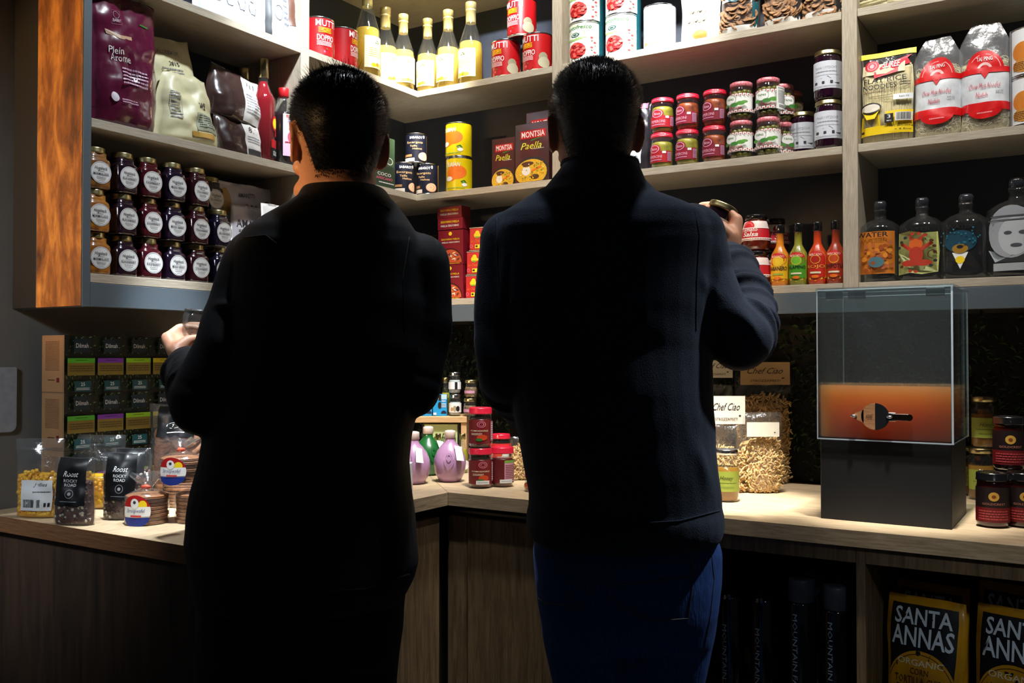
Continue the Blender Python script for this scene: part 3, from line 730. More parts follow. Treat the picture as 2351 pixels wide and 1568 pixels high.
for i, (px, py, lb, rz, s) in enumerate(wb):
    off = .036 if i != 1 else .075
    if i < 2: loc = (-off, LY(px, 90, off), zA)
    elif i == 2: loc = (-.032, LY(px, 110, .032), zA)
    else: loc = (RX(px, 110, .036), .036 if i > 3 else .04, zA)
    b = bottle('cordial_bottle', lb, 'bottle', loc, rz, pw, YLQ, .128, cw, CAPW, pwels, 'cord', 'yellow cordial bottles in the corner', lab=(.008, .118))
    b.scale = (s * 1.32, s * 1.32, s * (1.04 if i else 1.14))

# ------------------------------------------------------------------ corner, middle shelf
ESC = M('midnight_label', (16, 18, 34), .35, coat=.3)
SHELLC = flat((206, 150, 120))
escels = [('t', 'SABAROT', .02, .84, .4, .08, WHITE, 2), ('o', .27, .87, .03, .05, .5, WHITE, 12), ('t', 'Escargots', -.02, .67, .5, .09, flat((200, 160, 110)), 0), ('t', 'Taille', -.06, .56, .22, .06, flat((200, 160, 110))), ('t', 'Helices', .06, .47, .28, .06, flat((200, 160, 110))),
          ('e', .26, .22, .17, .14, SHELLC), ('o', .26, .23, .13, .11, .08, CREAM, 16), ('o', .24, .22, .07, .06, .2, CREAM, 12), ('r', -.38, -.1, .2, .28, flat((150, 110, 70))), ('r', -.38, -.02, .04, .16, flat((200, 190, 180))), ('r', -.95, -.62, 0, 1, flat((190, 140, 50))), ('r', .62, .95, 0, 1, flat((190, 140, 50))), ('lines', .66, .92, .1, .9, 12, BROWN)]
er, eh = .0345, .102
l1 = LY(926, 400, .045); x2 = RX(981, 400, .04)
can('snail_tin', 'midnight blue snail tin at the corner, left of the bottom pair', 'tin', (-.045, l1, zB), 50, er, eh, escels, 'esc', ESC, 'midnight blue snail tins in the corner')
can('snail_tin', 'midnight blue snail tin at the corner, right of the bottom pair', 'tin', (x2, .04, zB), 14, er, eh, escels, 'esc', ESC, 'midnight blue snail tins in the corner')
pt = atZ(950, 355, zB + eh); tt = PP(950, 355, 3.12)
can('snail_tin', 'midnight blue snail tin stacked on the other two in the corner', 'tin', ((-.045 + x2) / 2 - .002, (l1 + .04) / 2 + .006, zB + eh + .0005), 34, er, eh * .96, escels, 'esc2', ESC, 'midnight blue snail tins in the corner')
fg = flat((60, 84, 60))
y0, y1 = LY(838, 370, .035), LY(901, 370, .035)
carton('tea_carton', 'grey-green carton with pink lettering, half hidden by the left man\'s head', 'carton', (-.05, (y0 + y1) / 2, zB), 90, y1 - y0, .165, .05, fg,
       [('r', -.5, .5, .0, .45, flat((40, 60, 44))), ('o', .3, .55, .12, .07, .2, WHITE, 16), ('e', .05, .62, .12, .08, GREEN), ('t', 'COCO', .1, .28, .5, .06, WHITE), ('t', 'AFRICANO', .1, .2, .6, .05, PINK), ('lines', -.1, .45, .1, .14, 1, WHITE), ('o', .2, .7, .06, .04, .2, WHITE, 12)], 'gcart')
YC = M('yellow_tin_print', (214, 190, 8), .3, coat=.5, var=.04)
yels = [('e', .1, .56, .26, .2, ORG), ('e', -.05, .4, .14, .09, ORG), ('e', -.1, .38, .1, .07, WHITE), ('t', 'DURIAN', .0, .78, .4, .12, WHITE, 2, .3), ('p', [(.2, .3), (.3, .34), (.36, .26), (.26, .22)], GREEN), ('e', .3, .2, .07, .05, WHITE), ('lines', -.3, .3, .08, .14, 1, LGREEN)]
xx = RX(1054, 390, .06)
can('fruit_tin', 'yellow tin with orange fruit print, lower of the stacked pair', 'tin', (xx, .06, zB), 5, .0425, .112, yels, 'yel', YC, 'yellow fruit tins')
can('fruit_tin', 'yellow tin with orange fruit print, upper of the stacked pair', 'tin', (xx - .0015, .06, zB + .1125), -12, .0425, .112, yels, 'yel', YC, 'yellow fruit tins')
PBK = M('paella_black', (38, 34, 36), .35, coat=.4, c2=(84, 18, 20), scale=12)
RICE = M('yellow_rice_print', (222, 180, 40), .5, c2=(190, 140, 30), scale=300)
def paels():
    rr = random.Random(2)
    e = [('r', -.34, .42, .74, .88, RED), ('t', 'MONTSIA', .04, .81, .68, .1, WHITE, 1), ('p', [(-.05, .69), (.3, .735), (.3, .745), (.0, .72)], GREEN), ('t', 'Paella', -.02, .62, .62, .11, flat((210, 210, 60)), 0, .35), ('lines', 0, .36, .55, .565, 1, WHITE),
         ('e', 0, .18, .5, .25, flat((30, 30, 34)), 28), ('e', -.02, .17, .47, .22, RICE, 28), ('e', -.16, .2, .13, .08, flat((220, 216, 206))), ('e', -.12, .32, .18, .035, BROWN), ('e', -.16, .29, .1, .025, BROWN), ('p', [(-.02, .2), (.3, .27), (.33, .25), (.0, .17)], ORG), ('e', .1, .09, .12, .04, BROWN), ('r', -.5, .5, 0, .015, PBK)]
    for i in range(26): e.append(('e', rr.uniform(-.38, .36), rr.uniform(.02, .34), .02, .012, rr.choice([ORG, CREAM, GREEN, YEL]), 6, 1))
    return e
def paella(label, x, y, z, rz, w, h, d, key='pae', els=None):
    return carton('paella_carton', label, 'carton', (x, y, z), rz, w, h, d, PBK, els or paels(), key, 'black paella cartons')
xa, xb = RX(1127, 360, .05), RX(1187, 360, .05); xc, xd = RX(1183, 340, .012), RX(1262, 340, .012)
paella('black paella carton standing left of the taller pair, on the corner shelf', xa + .04, .085, zB, 0, .0865, .16, .05)
paella('black paella carton at the shelf edge, next to the post', (xc + xd) / 2, .033, zB, -2, xd - xc, .180, .045, 'pae2')
paella('black paella carton peeking out above the one at the shelf edge', (xc + xd) / 2 - .0, .093, zB + .018, 0, xd - xc - .006, .212, .045, 'pae3')

# ------------------------------------------------------------------ corner, lower shelf
x0, x1 = RX(928, 560, .09), RX(1003, 560, .09)
paella('black paella carton lower in the stack behind the left man\'s shoulder', (x0 + x1) / 2, .115, zC, 0, x1 - x0, .166, .05, 'pae4')
paella('black paella carton on top of the stack behind the left man\'s shoulder', (x0 + x1) / 2, .115, zC + .1665, 0, x1 - x0, .054, .05, 'pae5', [('r', -.08, .36, .52, .88, RED), ('t', 'MONTSIA', .14, .7, .38, .24, WHITE, 1), ('t', 'Paella', .06, .32, .36, .26, flat((210, 210, 60)), 0, .35)])
SEA = M('wine_red_print', (122, 18, 34), .4, coat=.3, var=.05)
def seaels(full=True):
    e = [('t', 'SEASONING PAELLA', -.0, .84 - .0, .74, .06, YEL, 1), ('t', 'PAELLA SEASONING', .02, .78, .7, .05, WHITE, 1)] if full else [('t', 'SEASONING PAELLA', 0, .68, .74, .2, YEL, 1), ('t', 'PAELLA SEASONING', 0, .34, .72, .18, WHITE, 1), ('r', -.5, .5, .48, .5, flat((150, 50, 60)))]
    if full:
        e = [('e', 0, .9, .07, .055, YEL), ('t', 'SEASONING PAELLA', 0, .74, .74, .05, YEL, 1), ('t', 'PAELLA SEASONING', .02, .65, .7, .045, WHITE, 1), ('e', 0, .06, .5, .42, flat((60, 10, 16)), 30, 3, 0, PI), ('e', 0, .06, .46, .38, flat((190, 80, 40)), 30, 3, 0, PI)]
        rr = random.Random(9)
        for i in range(16):
            a = rr.uniform(.3, 2.8); q = rr.uniform(.1, .36); u, v = q * 1.15 * math.cos(a), .08 + q * .85 * math.sin(a); b = rr.uniform(0, PI)
            du, dv = .09 * math.cos(b), .06 * math.sin(b); e.append(('p', [(u - du, v - dv), (u + dv * .3, v - du * .25), (u + du, v + dv), (u - dv * .3, v + du * .25)], rr.choice([CREAM, BROWN, ORG, flat((60, 50, 90)), flat((220, 200, 190))])))
        e.append(('lines', -.4, .4, .02, .05, 1, YEL))
    return e
xs0, xs1 = RX(1005, 600, .03), RX(1062, 600, .03)
wd = xs1 - xs0; xm = (xs0 + xs1) / 2
def sea(label, z, h, dx, full, key): return carton('seasoning_carton', label, 'carton', (xm + dx, .055, z), dx * 200, wd, h, .05, SEA, seaels(full), key, 'wine-red seasoning cartons in one stack')
sea('wine-red seasoning carton at the bottom of the stack', zC, .111, 0, True, 'sea')
sea('wine-red seasoning carton, second from the bottom of the stack', zC + .1115, .113, .001, True, 'sea')
sea('wine-red seasoning carton on its side, third in the stack', zC + .225, .037, -.001, False, 'seb')
sea('wine-red seasoning carton on its side, topmost of the stack', zC + .2625, .038, -.003, False, 'seb')
LCH = M('red_tin_print', (176, 16, 30), .35, .2, .4, var=.05)
lels = [('e', 0, .68, .2, .14, YEL), ('e', .02, .8, .13, .09, YEL), ('e', .24, .66, .07, .05, YEL), ('p', [(-.14, .62), (.14, .62), (.09, .55), (-.09, .55)], flat((110, 150, 30))), ('t', 'La Chinata', 0, .42, .76, .12, ORG, 0, .3), ('o', -.36, .18, .1, .075, .35, PINK, 14), ('r', -.12, .34, .08, .25, YEL), ('e', -.02, .17, .08, .05, BLACK), ('lines', .38, .48, .1, .6, 6, WHITE)]
def lach(label, px0, px1, py, z, h):
    a, b = RX(px0, py, .03), RX(px1, py, .03)
    t = thing('spice_tin', label, 'tin', ((a + b) / 2, .058, z), 8, 'red square spice tins')
    ww = .056
    P(t, 'tin', 'lch', lambda m: (m.box(-ww / 2, ww / 2, -ww / 2, ww / 2, .001, h - .003, LCH, None, .003), m.box(-ww / 2 - .0006, ww / 2 + .0006, -ww / 2 - .0006, ww / 2 + .0006, h - .005, h, SILV, None, .002), m.box(-ww / 2 - .0005, ww / 2 + .0005, -ww / 2 - .0005, ww / 2 + .0005, 0, .002, SILV)))
    P(t, 'printed_front', 'lch', lambda m: m.draw(lels, mflat(ww * .98, h - .006, -ww / 2, .002)))
lach('square red spice tin with yellow figure, bottom of the short stack', 1063, 1105, 655, zC, .075)
lach('square red spice tin with yellow figure, middle of the short stack', 1066, 1107, 602, zC + .0755, .075)
lach('square red spice tin with yellow figure, top of the short stack', 1073, 1113, 545, zC + .151, .075)
t = thing('foil_packet', 'small silver packet beside the top red spice tin', 'packet', (RX(1128, 580, .05), .06, zC), 0)
P(t, 'packet', None, lambda m: m.lathe([(.02, 0), (.022, .01), (.022, .2), (.02, .212), (.012, .22)], M('silver_foil', (200, 206, 214), .3, .3, .5), 16, p=4))
# ------------------------------------------------------------------ right unit, top shelf
PF = flat((226, 230, 224), .4, .3)
pfels = [('r', -1, 1, .62, 1, flat((206, 216, 190))), ('e', -.05, .72, .34, .17, flat((150, 186, 110))), ('e', -.05, .74, .30, .14, WHITE), ('t', 'prontofresco', -.02, .86, .66, .13, GREEN, 2, .2), ('e', -.03, .69, .1, .055, flat((30, 80, 70))), ('o', -.03, .69, .07, .035, .3, WHITE, 14),
         ('e', .0, .3, .2, .2, flat((200, 40, 36)), 14)] + [('e', .0 + .16 * math.cos(i * 2.4) * math.sqrt(i / 22), .3 + .17 * math.sin(i * 2.4) * math.sqrt(i / 22), .035, .035, flat((226, 90, 80)) if i % 2 else flat((160, 20, 24)), 7, 1) for i in range(22)] + [('e', .3 + .06 * (i % 2), .1 + .12 * i, .03, .03, flat((210, 60, 56)), 7, 1) for i in range(5)] + [('r', .45, .62, 0, 1, TEAL), ('r', -.62, -.45, 0, 1, TEAL)]
pfr, pfh = .0485, .119
def pfc(label, px, off, k):
    can('legume_tin', label, 'tin', (RX(px, 80, off), off, zA + k * (pfh + .0006)), -8 + k * 4, pfr, pfh, pfels, 'pf', PF, 'white and green legume tins')
pfc('white and green tin of red beans, bottom of the left column by the post', 1345, .06, 0); pfc('white and green tin of red beans, top of the left column by the post', 1345, .06, 1)
pfc('white and green tin of red beans, bottom of the right column', 1429, .06, 0); pfc('white and green tin of red beans, top of the right column', 1429, .06, 1)
BW = M('bright_white_tin', (238, 240, 240), .35, coat=.3)
can('plain_tin', 'large shining white tin on the top shelf, right of the green tins', 'tin', (RX(1515, 50, .06), .06, zA), 0, .046, .128, [('r', -.34, -.26, .3, .9, flat((120, 140, 150))), ('lines', -.2, .2, .1, .16, 1, TAN), ('e', -.2, .14, .05, .04, TAN)], 'bw', BW)
a, b = RX(1556, 40, .02), RX(1646, 40, .02)
pouch('biscuit_bag', 'bright white bag with faint golden biscuits, middle of the top shelf', 'bag', ((a + b) / 2, .05, zA), 0, b - a, .24, .07, M('bright_bag', (240, 238, 228), .35, coat=.3, var=.03), [('e', -.2 + .1 * (i % 5), .14 + .11 * (i // 5) + .02 * (i % 2), .05, .05, flat((216, 200, 150))) for i in range(15)] + [('e', .1, .06, .18, .05, GOLD)], 'bb', seed=21, crump=.003)
CRK = M('oat_crackers', (176, 132, 88), .75, c2=(120, 80, 48), scale=120, bump=1)
def crackers(label, p0, p1, key, seed, teal, off=.045):
    a, b = RX(p0, 20, off - .03), RX(p1, 20, off - .03); w_ = b - a
    t = thing('cracker_bag', label, 'bag', ((a + b) / 2, off, zA), 0, 'bags of round crackers on the top shelf')
    rr = random.Random(seed)
    mf = pouchmap(w_, .26, .07, seed, .004)
    def ck(m):
        fillbag(m, mf, .8, M('cracker_core', (120, 82, 52), .8), .008)
        for i in range(150):
            p = inbag(mf, rr.uniform(-.44, .44), rr.uniform(.05, .8), rr, .004, .008)
            X = Matrix.Translation(p) @ Euler((1.2 + rr.uniform(-.5, .5), rr.uniform(-.6, .6), rr.uniform(-.4, .4))).to_matrix().to_4x4()
            m.lathe([(.010, -.0015), (.013, 0), (.010, .0015)], CRK, 9, X=X)
    P(t, 'crackers', None, ck, kind='stuff')
    def sk(m):
        for sd in (-1, 1): m.rect(-.5, .5, 0, 1, FILM, lambda u, v, o: mf(u, v, o, sd), 0, 12, 16)
    P(t, 'clear_bag', None, sk)
    els = [('r', -.46, .46, 0, .07, WHITE)]
    if teal: els += [('r', .36, .48, 0, 1, TEAL), ('r', -.4, .36, .34, 1, flat((214, 226, 224))), ('o', -.05, .42, .24, .1, .14, TEAL, 18), ('t', 'Crackers', -.05, .42, .3, .06, TEAL)]
    else: els += [('r', .36, .48, 0, 1, DGREY)]
    P(t, 'printed_panel', None, lambda m: m.draw(els, mf, 14, 16, .001, .0003))
crackers('bag of round crackers with a teal ring, left of the three cracker bags', 1649, 1738, 'c1', 31, True)
crackers('bag of thin brown crackers with a dark edge, middle of the three cracker bags', 1748, 1836, 'c2', 32, False)
crackers('bag of small round oat crackers, right of the three, by the post', 1840, 1928, 'c3', 33, False)
a, b = RX(1976, 8, .03), RX(2150, 8, .03)

# ------------------------------------------------------------------ right unit, middle shelf
OLV = M('green_olives', (128, 124, 40), .3, coat=.6, c2=(96, 88, 24), scale=12)
PEPY = M('yellow_antipasto', (186, 168, 50), .35, coat=.5, c2=(110, 110, 24), scale=50)
PEPO = M('sundried_antipasto', (190, 84, 20), .35, coat=.5, c2=(80, 20, 8), scale=50)
OLVB = M('olive_brine', (104, 96, 34), .25, coat=.4)
LILAC = flat((176, 130, 160))
def antip(label, x, y, z, cont, key, red=(150, 18, 36)):
    PR_ = flat(red)
    els = [('r', -.42, .42, .04, .56, PR_), ('e', -.08, .66, .19, .21, PR_), ('o', -.08, .66, .16, .18, .14, flat((220, 160, 190)), 18), ('t', 'Ricco', -.08, .66, .2, .12, flat((230, 190, 210)), 1, .3), ('t', 'PEPERONI', -.06, .3, .42, .13, flat((220, 160, 180))), ('lines', -.26, .14, .1, .2, 1, flat((200, 140, 170))), ('r', .16, .26, .44, .54, WHITE), ('r', .3, .42, .1, .5, LILAC), ('lines', .31, .41, .12, .48, 6, DRED)]
    roundjar('antipasto_jar', label, 'jar', (x, y, z), random.Random(label).uniform(-14, 10), .0315, .0985, cont, REDLID, els, key, 'red-lidded antipasto jars', lidh=.0135, neck=.93, belly=.03, lidels=[('lines', -.4, .4, .3, .7, 1, flat((230, 120, 140)))])
jx = [(1520, 300, 'first'), (1578, 295, 'second'), (1640, 285, 'third')]
for (px, py, nm), (c0, c1), rd in zip(jx, [(PEPY, PEPY), (PEPY, PEPO), (PEPO, PEPO)], [(166, 20, 30), (140, 20, 44), (120, 18, 40)]):
    x = RX(px, py, .037)
    for k, cc in ((0, c0), (1, c1)):
        antip('red-lidded antipasto jar, %s in the %s column from the right man\'s head' % ('upper' if k else 'lower', nm), x + k * .001, .037 + k * .002, zB + k * .0988, cc, 'ant' + cc.name + str(rd[0]), rd)
CHK = REDLID
def checks(v0, v1):
    return [('r', -.6, .6, v0, v1, WHITE)] + [('r', -.6 + i * .05, -.6 + i * .05 + .025, v0 + (.5 * (v1 - v0) if i % 2 else 0), v0 + (.5 if not i % 2 else 1) * (v1 - v0), RED) for i in range(24)]
def oli(m, r=.0295, h=.078):
    rr = random.Random(11)
    for k in range(5):
        for i in range(9):
            a = 2 * PI * (i + .5 * (k % 2)) / 9; X = Matrix.Translation((.0195 * math.cos(a), .0195 * math.sin(a), .012 + k * .0155 + rr.uniform(-.002, .002)))
            m.ell((0, 0, 0), (.0088, .0088, .0078), OLV, 10, 6, X=X)
def oljar(label, x, y, z, rz, key, back=False):
    els = [('r', -.5, .5, .2, .72, WHITE)] + checks(.7, .79) + checks(.13, .22) + [('e', -.12, .56, .15, .17, WHITE), ('o', -.12, .56, .15, .17, .06, flat((90, 110, 90)), 20), ('t', 'TAPAS', -.12, .58, .18, .07, GREEN), ('e', .12, .42, .09, .07, flat((80, 140, 50))), ('e', -.02, .38, .09, .07, flat((60, 120, 50))), ('e', .2, .46, .07, .05, flat((90, 150, 60))), ('e', -.22, .38, .06, .06, flat((70, 130, 50))), ('t', 'OLIVES', 0, .27, .3, .05, RED)]
    if back: els += [('r', .18, .5, .1, .86, WHITE), ('t', 'Sweetened', .34, .8, .24, .04, INK2), ('lines', .22, .46, .3, .74, 10, GREY), ('lines', .24, .44, .15, .25, 2, INK2)]
    RC = M('checked_lid', (186, 40, 60), .35, coat=.4, c2=(214, 150, 160), scale=220)
    t = thing('olive_jar', label, 'jar', (x, y, z), rz, 'olive jars with checked lids')
    r, h = .0315, .1025
    pr = [(r * .82, .001), (r * .95, .004), (r, .012), (r, .078), (r * .95, .084), (r * .86, .089), (r * .86, h - .010)]
    P(t, 'glass_jar', key, lambda m: m.lathe(pr, GLASS, 30))
    P(t, 'brine', key, lambda m: m.lathe([(.016, .004), (.0165, .08)], OLVB, 16))
    P(t, 'olives', 'oli', oli, kind='stuff')
    P(t, 'lid', 'oli', lambda m: m.lathe([(.0285, h - .013), (.0297, h - .012), (.0297, h - .002), (.027, h), (.02, h + .001)], RC, 32))
    P(t, 'paper_label', key, lambda m: m.draw(els, mcyl(r, .078, .008), 24, 1, .0006))
for px, nm in ((1702, 'left'), (1764, 'right')):
    x = RX(px, 270, .036)
    for k in (0, 1): oljar('olive jar with checked red lid, %s of the %s column' % ('upper' if k else 'lower', nm), x, .036, zB + k * .1035, -6 if nm == 'left' else (14 if k else 4), 'ol%d' % (1 if nm == 'right' and k else 0), nm == 'right' and k)
for k in (0, 1): oljar('olive jar in shadow behind the right olive column, %s' % ('upper' if k else 'lower'), RX(1797, 270, .12), .115, zB + k * .1035, 60, 'ol0')
for k in (0, 1): oljar('olive jar in the deep shade, third from the front behind the right olive column, %s' % ('upper' if k else 'lower'), RX(1818, 270, .20), .195, zB + k * .1035, 60, 'ol0')
GRP = M('dark_grape_preserve', (40, 10, 30), .15, coat=1, c2=(22, 6, 20), scale=70)
def grape(label, x, y, z, rz=0):
    els = [('r', -.46, .62, .16, .93, flat((196, 200, 210))), ('t', 'FRAAI UITZICHT', 0, .74, .52, .07, GREY, 0), ('lines', -.25, .25, .6, .66, 1, GREY), ('lines', -.3, .3, .52, .56, 1, flat((170, 174, 184))), ('p', [(-.3, .42), (-.1, .44), (.05, .5), (.12, .43), (.35, .44), (.35, .425), (-.3, .41)], GREY), ('p', [(-.3, .3), (.3, .28), (.34, .33), (.2, .31), (-.25, .34)], DGREY), ('r', -.28, -.2, .3, .36, DGREY), ('r', -.08, -.02, .3, .36, DGREY), ('r', .1, .16, .3, .37, DGREY), ('r', -.3, .34, .22, .232, GREY)]
    roundjar('preserve_jar', label, 'jar', (x, y, z), rz, .0345, .127, GRP, GOLDLID, els, 'grp', 'dark preserve jars with pale labels', lidh=.012, neck=.9, glass=False)
xg = RX(1902, 230, .045)
grape('dark preserve jar with gold lid and pale label, lower one against the post', xg, .045, zB, 8)
grape('dark preserve jar with gold lid and pale label, stacked upper one against the post', xg - .001, .045, zB + .1275, 4)
grape('dark preserve jar standing alone in shadow behind the stacked pair', RX(1843, 300, .13), .13, zB, 0)
DKB = M('dark_bag_film', (40, 38, 42), .2, coat=.8, var=.15)
a, b = RX(1434, 290, .05), RX(1494, 290, .05)
pouch('coffee_bag', 'dark glossy bag with a white panel, right behind the right man\'s ear', 'bag', ((a + b) / 2, .06, zB), 0, b - a, .2, .06, DKB, [('r', -.36, .22, .12, .5, flat((220, 226, 236))), ('r', -.4, .4, .92, 1, flat((200, 90, 120))), ('lines', -.2, .1, .2, .24, 1, GREY)], 'dkb', seed=40, crump=.007)

# third bay
NOOD = M('rice_noodle', (222, 208, 160), .5, var=.08)
a, b = RX(1971, 220, .02), RX(2101, 220, .02); wn_ = b - a
t = thing('noodle_pack', 'pack of flat rice noodles with red ribbon and yellow base, by the post', 'packet', ((a + b) / 2, .045, zB), 0)
nmf = pouchmap(wn_, .232, .062, 41, .003, .1)
def nd(m):
    rr = random.Random(8)
    m.box(-wn_ * .43, wn_ * .43, -.014, .02, .006, .19, NOOD, None, .006)
    for i in range(60):
        u = -.44 + .88 * i / 59; bt = rr.uniform(-.01, .01); ys = [inbag(nmf, u + bt * k_, v_, rr, .002, .005) for k_, v_ in ((1, .03), (0, .3), (-1, .6), (1, .82 + rr.uniform(-.02, .03)))]
        m.tube(ys, .0017, NOOD, 4)
P(t, 'noodles', None, nd, kind='stuff')
def nfilm(m):
    for sd in (-1, 1): m.rect(-.5, .5, 0, 1, FILM, lambda u, v, o: nmf(u, v, o, sd), 0, 14, 20)
P(t, 'clear_bag', None, nfilm)
nels = [('r', -.48, .5, .94, 1, flat((230, 214, 30))), ('r', -.49, .46, .09, .18, YEL), ('r', .0, .46, .16, .33, YEL), ('p', [(-.49, .17), (-.1, .17), (-.12, .3), (-.46, .3)], YEL), ('r', -.44, .32, .75, .86, flat((226, 214, 176))),
        ('p', [(-.4, .80), (-.05, .85), (.2, .89), (.44, .93), (.36, .89), (.42, .83), (.2, .80), (.2, .75), (-.22, .71), (-.22, .77)], flat((208, 26, 50))), ('e', -.27, .85, .13, .06, flat((208, 26, 50))), ('o', -.27, .85, .09, .045, .14, flat((240, 170, 180)), 14), ('e', -.27, .85, .04, .025, flat((240, 170, 180))), ('t', 'SUREE', .08, .845, .32, .07, WHITE, 2, .3),
        ('t', 'FLAT RICE', -.03, .68, .74, .055, INK2, 1), ('t', 'NOODLES', -.12, .61, .58, .055, INK2, 1), ('lines', .22, .4, .59, .64, 2, INK2), ('lines', -.4, -.05, .545, .56, 1, BROWN), ('p', [(-.3, .5), (.1, .505), (.1, .51), (-.3, .505)], BROWN), ('p', [(-.3, .485), (.12, .475), (.12, .48), (-.3, .49)], BROWN),
        ('e', -.28, .38, .2, .06, INK2), ('e', -.28, .38, .17, .045, flat((214, 206, 190))), ('p', [(-.46, .37), (-.1, .37), (-.2, .26), (-.36, .26)], YEL), ('r', .12, .44, .44, .5, flat((210, 214, 216))), ('t', 'R65.95', .3, .47, .16, .02, GREY), ('r', -.02, .14, .2, .295, INK2), ('t', '3', .06, .265, .06, .04, WHITE, 1), ('t', 'MIN', .06, .22, .08, .014, WHITE), ('r', .17, .46, .21, .3, flat((214, 214, 210))), ('bar', .2, .43, .22, .295, INK2), ('t', 'NET WT. 250 g', .27, .155, .4, .022, INK2), ('t', '= 8.8oz', .3, .12, .28, .02, INK2), ('r', -.46, -.4, .11, .135, INK2)]
P(t, 'printed_film', None, lambda m: m.draw(nels, nmf, 14, 20, .0012, .0003))

CURL = M('egg_noodle', (232, 220, 176), .5, var=.1)
def noodlebag(label, p0, p1, seed, hh):
    a, b = RX(p0, 220, .02), RX(p1, 220, .02); W = b - a
    t = thing('noodle_bag', label, 'bag', ((a + b) / 2, .05, zB), 0, 'clear noodle bags with red bands')
    rr = random.Random(seed)
    mf = pouchmap(W, hh, .072, seed, .005, .06)
    def st(m):
        fillbag(m, mf, .76 * .215 / hh * 1.06, CURL, .006)
        for i in range(320):
            u = rr.uniform(-.44, .44); v = rr.uniform(.03, .78 * .215 / hh)
            a0 = rr.uniform(0, 6.28); R = rr.uniform(.006, .014); q = []
            for k in range(6):
                aa = a0 + k * .75; uu = max(-.46, min(.46, u + R * math.cos(aa) / W)); q.append(inbag(mf, uu, max(.01, v + R * math.sin(aa) / hh), rr, .0015, .005))
            m.tube(q, .0011, CURL, 4, True, False)
    P(t, 'noodles', None, st, kind='stuff')
    mf = pouchmap(W, hh, .072, seed, .005, .06)
    def sk(m):
        for sd in (-1, 1): m.rect(-.5, .5, 0, 1, SHEENFILM, lambda u, v, o: mf(u * (1 if v < .8 else 1 - (v - .8) * 2.4), v, o, sd), 0, 16, 24)
    P(t, 'clear_bag', None, sk)
    s_ = .215 / hh
    RB = flat((206, 20, 24), .35, .3); SW = M('silver_white_print', (200, 204, 208), .3, coat=.4)
    els = [('r', -.5, .5, .26 * s_, .70 * s_, SW), ('e', 0, .66 * s_, .38, .24 * s_, RB, 24, 3, 0, PI), ('o', 0, .66 * s_, .33, .2 * s_, .05, flat((240, 150, 150)), 24, 0, PI), ('o', 0, .66 * s_, .16, .1 * s_, .3, flat((240, 190, 190)), 16, 0, PI), ('t', 'TAI PING', 0, .8 * s_, .32, .04, WHITE), ('r', -.5, .5, .64 * s_, .70 * s_, RB), ('p', [(-.1, .66 * s_), (.1, .66 * s_), (.0, .58 * s_)], RB),
           ('t', 'Chow Mein Noodles', 0, .5 * s_, .62, .05, flat((190, 60, 80)), 0, .4), ('t', 'Nudeln', -.05, .4 * s_, .24, .05, flat((190, 60, 80)), 0, .3), ('t', 'R49.95', .3, .42 * s_, .14, .02, GREY), ('r', -.5, .5, .22 * s_, .31 * s_, RB), ('e', 0, .24 * s_, .34, .11 * s_, RB, 24, 3, PI, 2 * PI), ('lines', -.15, .15, .18 * s_, .21 * s_, 1, flat((240, 150, 150)))]
    P(t, 'printed_band', None, lambda m: m.draw(els, mf, 16, 24, .0014, .0003))
noodlebag('clear bag of curly noodles with red band, left of the two', 2096, 2206, 51, .245)
noodlebag('clear bag of curly noodles with red band and pointed top, right of the two', 2201, 2322, 52, .262)
noodle2 = thing('noodle_bag', 'clear noodle bag on the topmost shelf in the right bay, only its base in view', 'bag', (RX(2060, 8, .05), .06, zA), 0)
P(noodle2, 'noodles', None, lambda m: [m.tube([(-.1 + .2 * math.sin(i * 7.1) * .5 + .1 * math.sin(i), .0 + .02 * math.cos(i * 3), .006 + .0012 * (i % 40)), (.02 * math.sin(i), -.03, .012 + .0012 * (i % 40)), (.09 * math.cos(i * 1.7), -.022, .008 + .0014 * (i % 40))], .0013, CURL, 4, True, False) for i in range(120)], kind='stuff')
mfx = pouchmap(.25, .22, .08, 53, .005)
P(noodle2, 'clear_bag', None, lambda m: [m.rect(-.5, .5, 0, 1, FILM, lambda u, v, o: mfx(u, v, o, sd), 0, 14, 14) for sd in (-1, 1)])
CK = flat((222, 224, 226), .4, .3)
cels = [('e', -.12, .5, .2, .2, flat((200, 120, 40))), ('e', -.1, .22, .22, .14, flat((190, 130, 50))), ('lines', -.3, .1, .12, .3, 5, BROWN), ('e', .2, .86, .2, .1, flat((200, 60, 90))), ('t', 'MIX', .2, .86, .2, .08, WHITE), ('r', -.6, -.36, 0, 1, flat((150, 150, 156)))]
for k in (0, 1): can('snack_tin', 'white snack tin with orange print at the right edge, %s' % ('stacked upper one' if k else 'lower one'), 'tin', (RX(2374, 180, .045), .045, zB + k * .1135), 0, .048, .113, cels, 'snk', CK, 'white snack tins at the right edge')

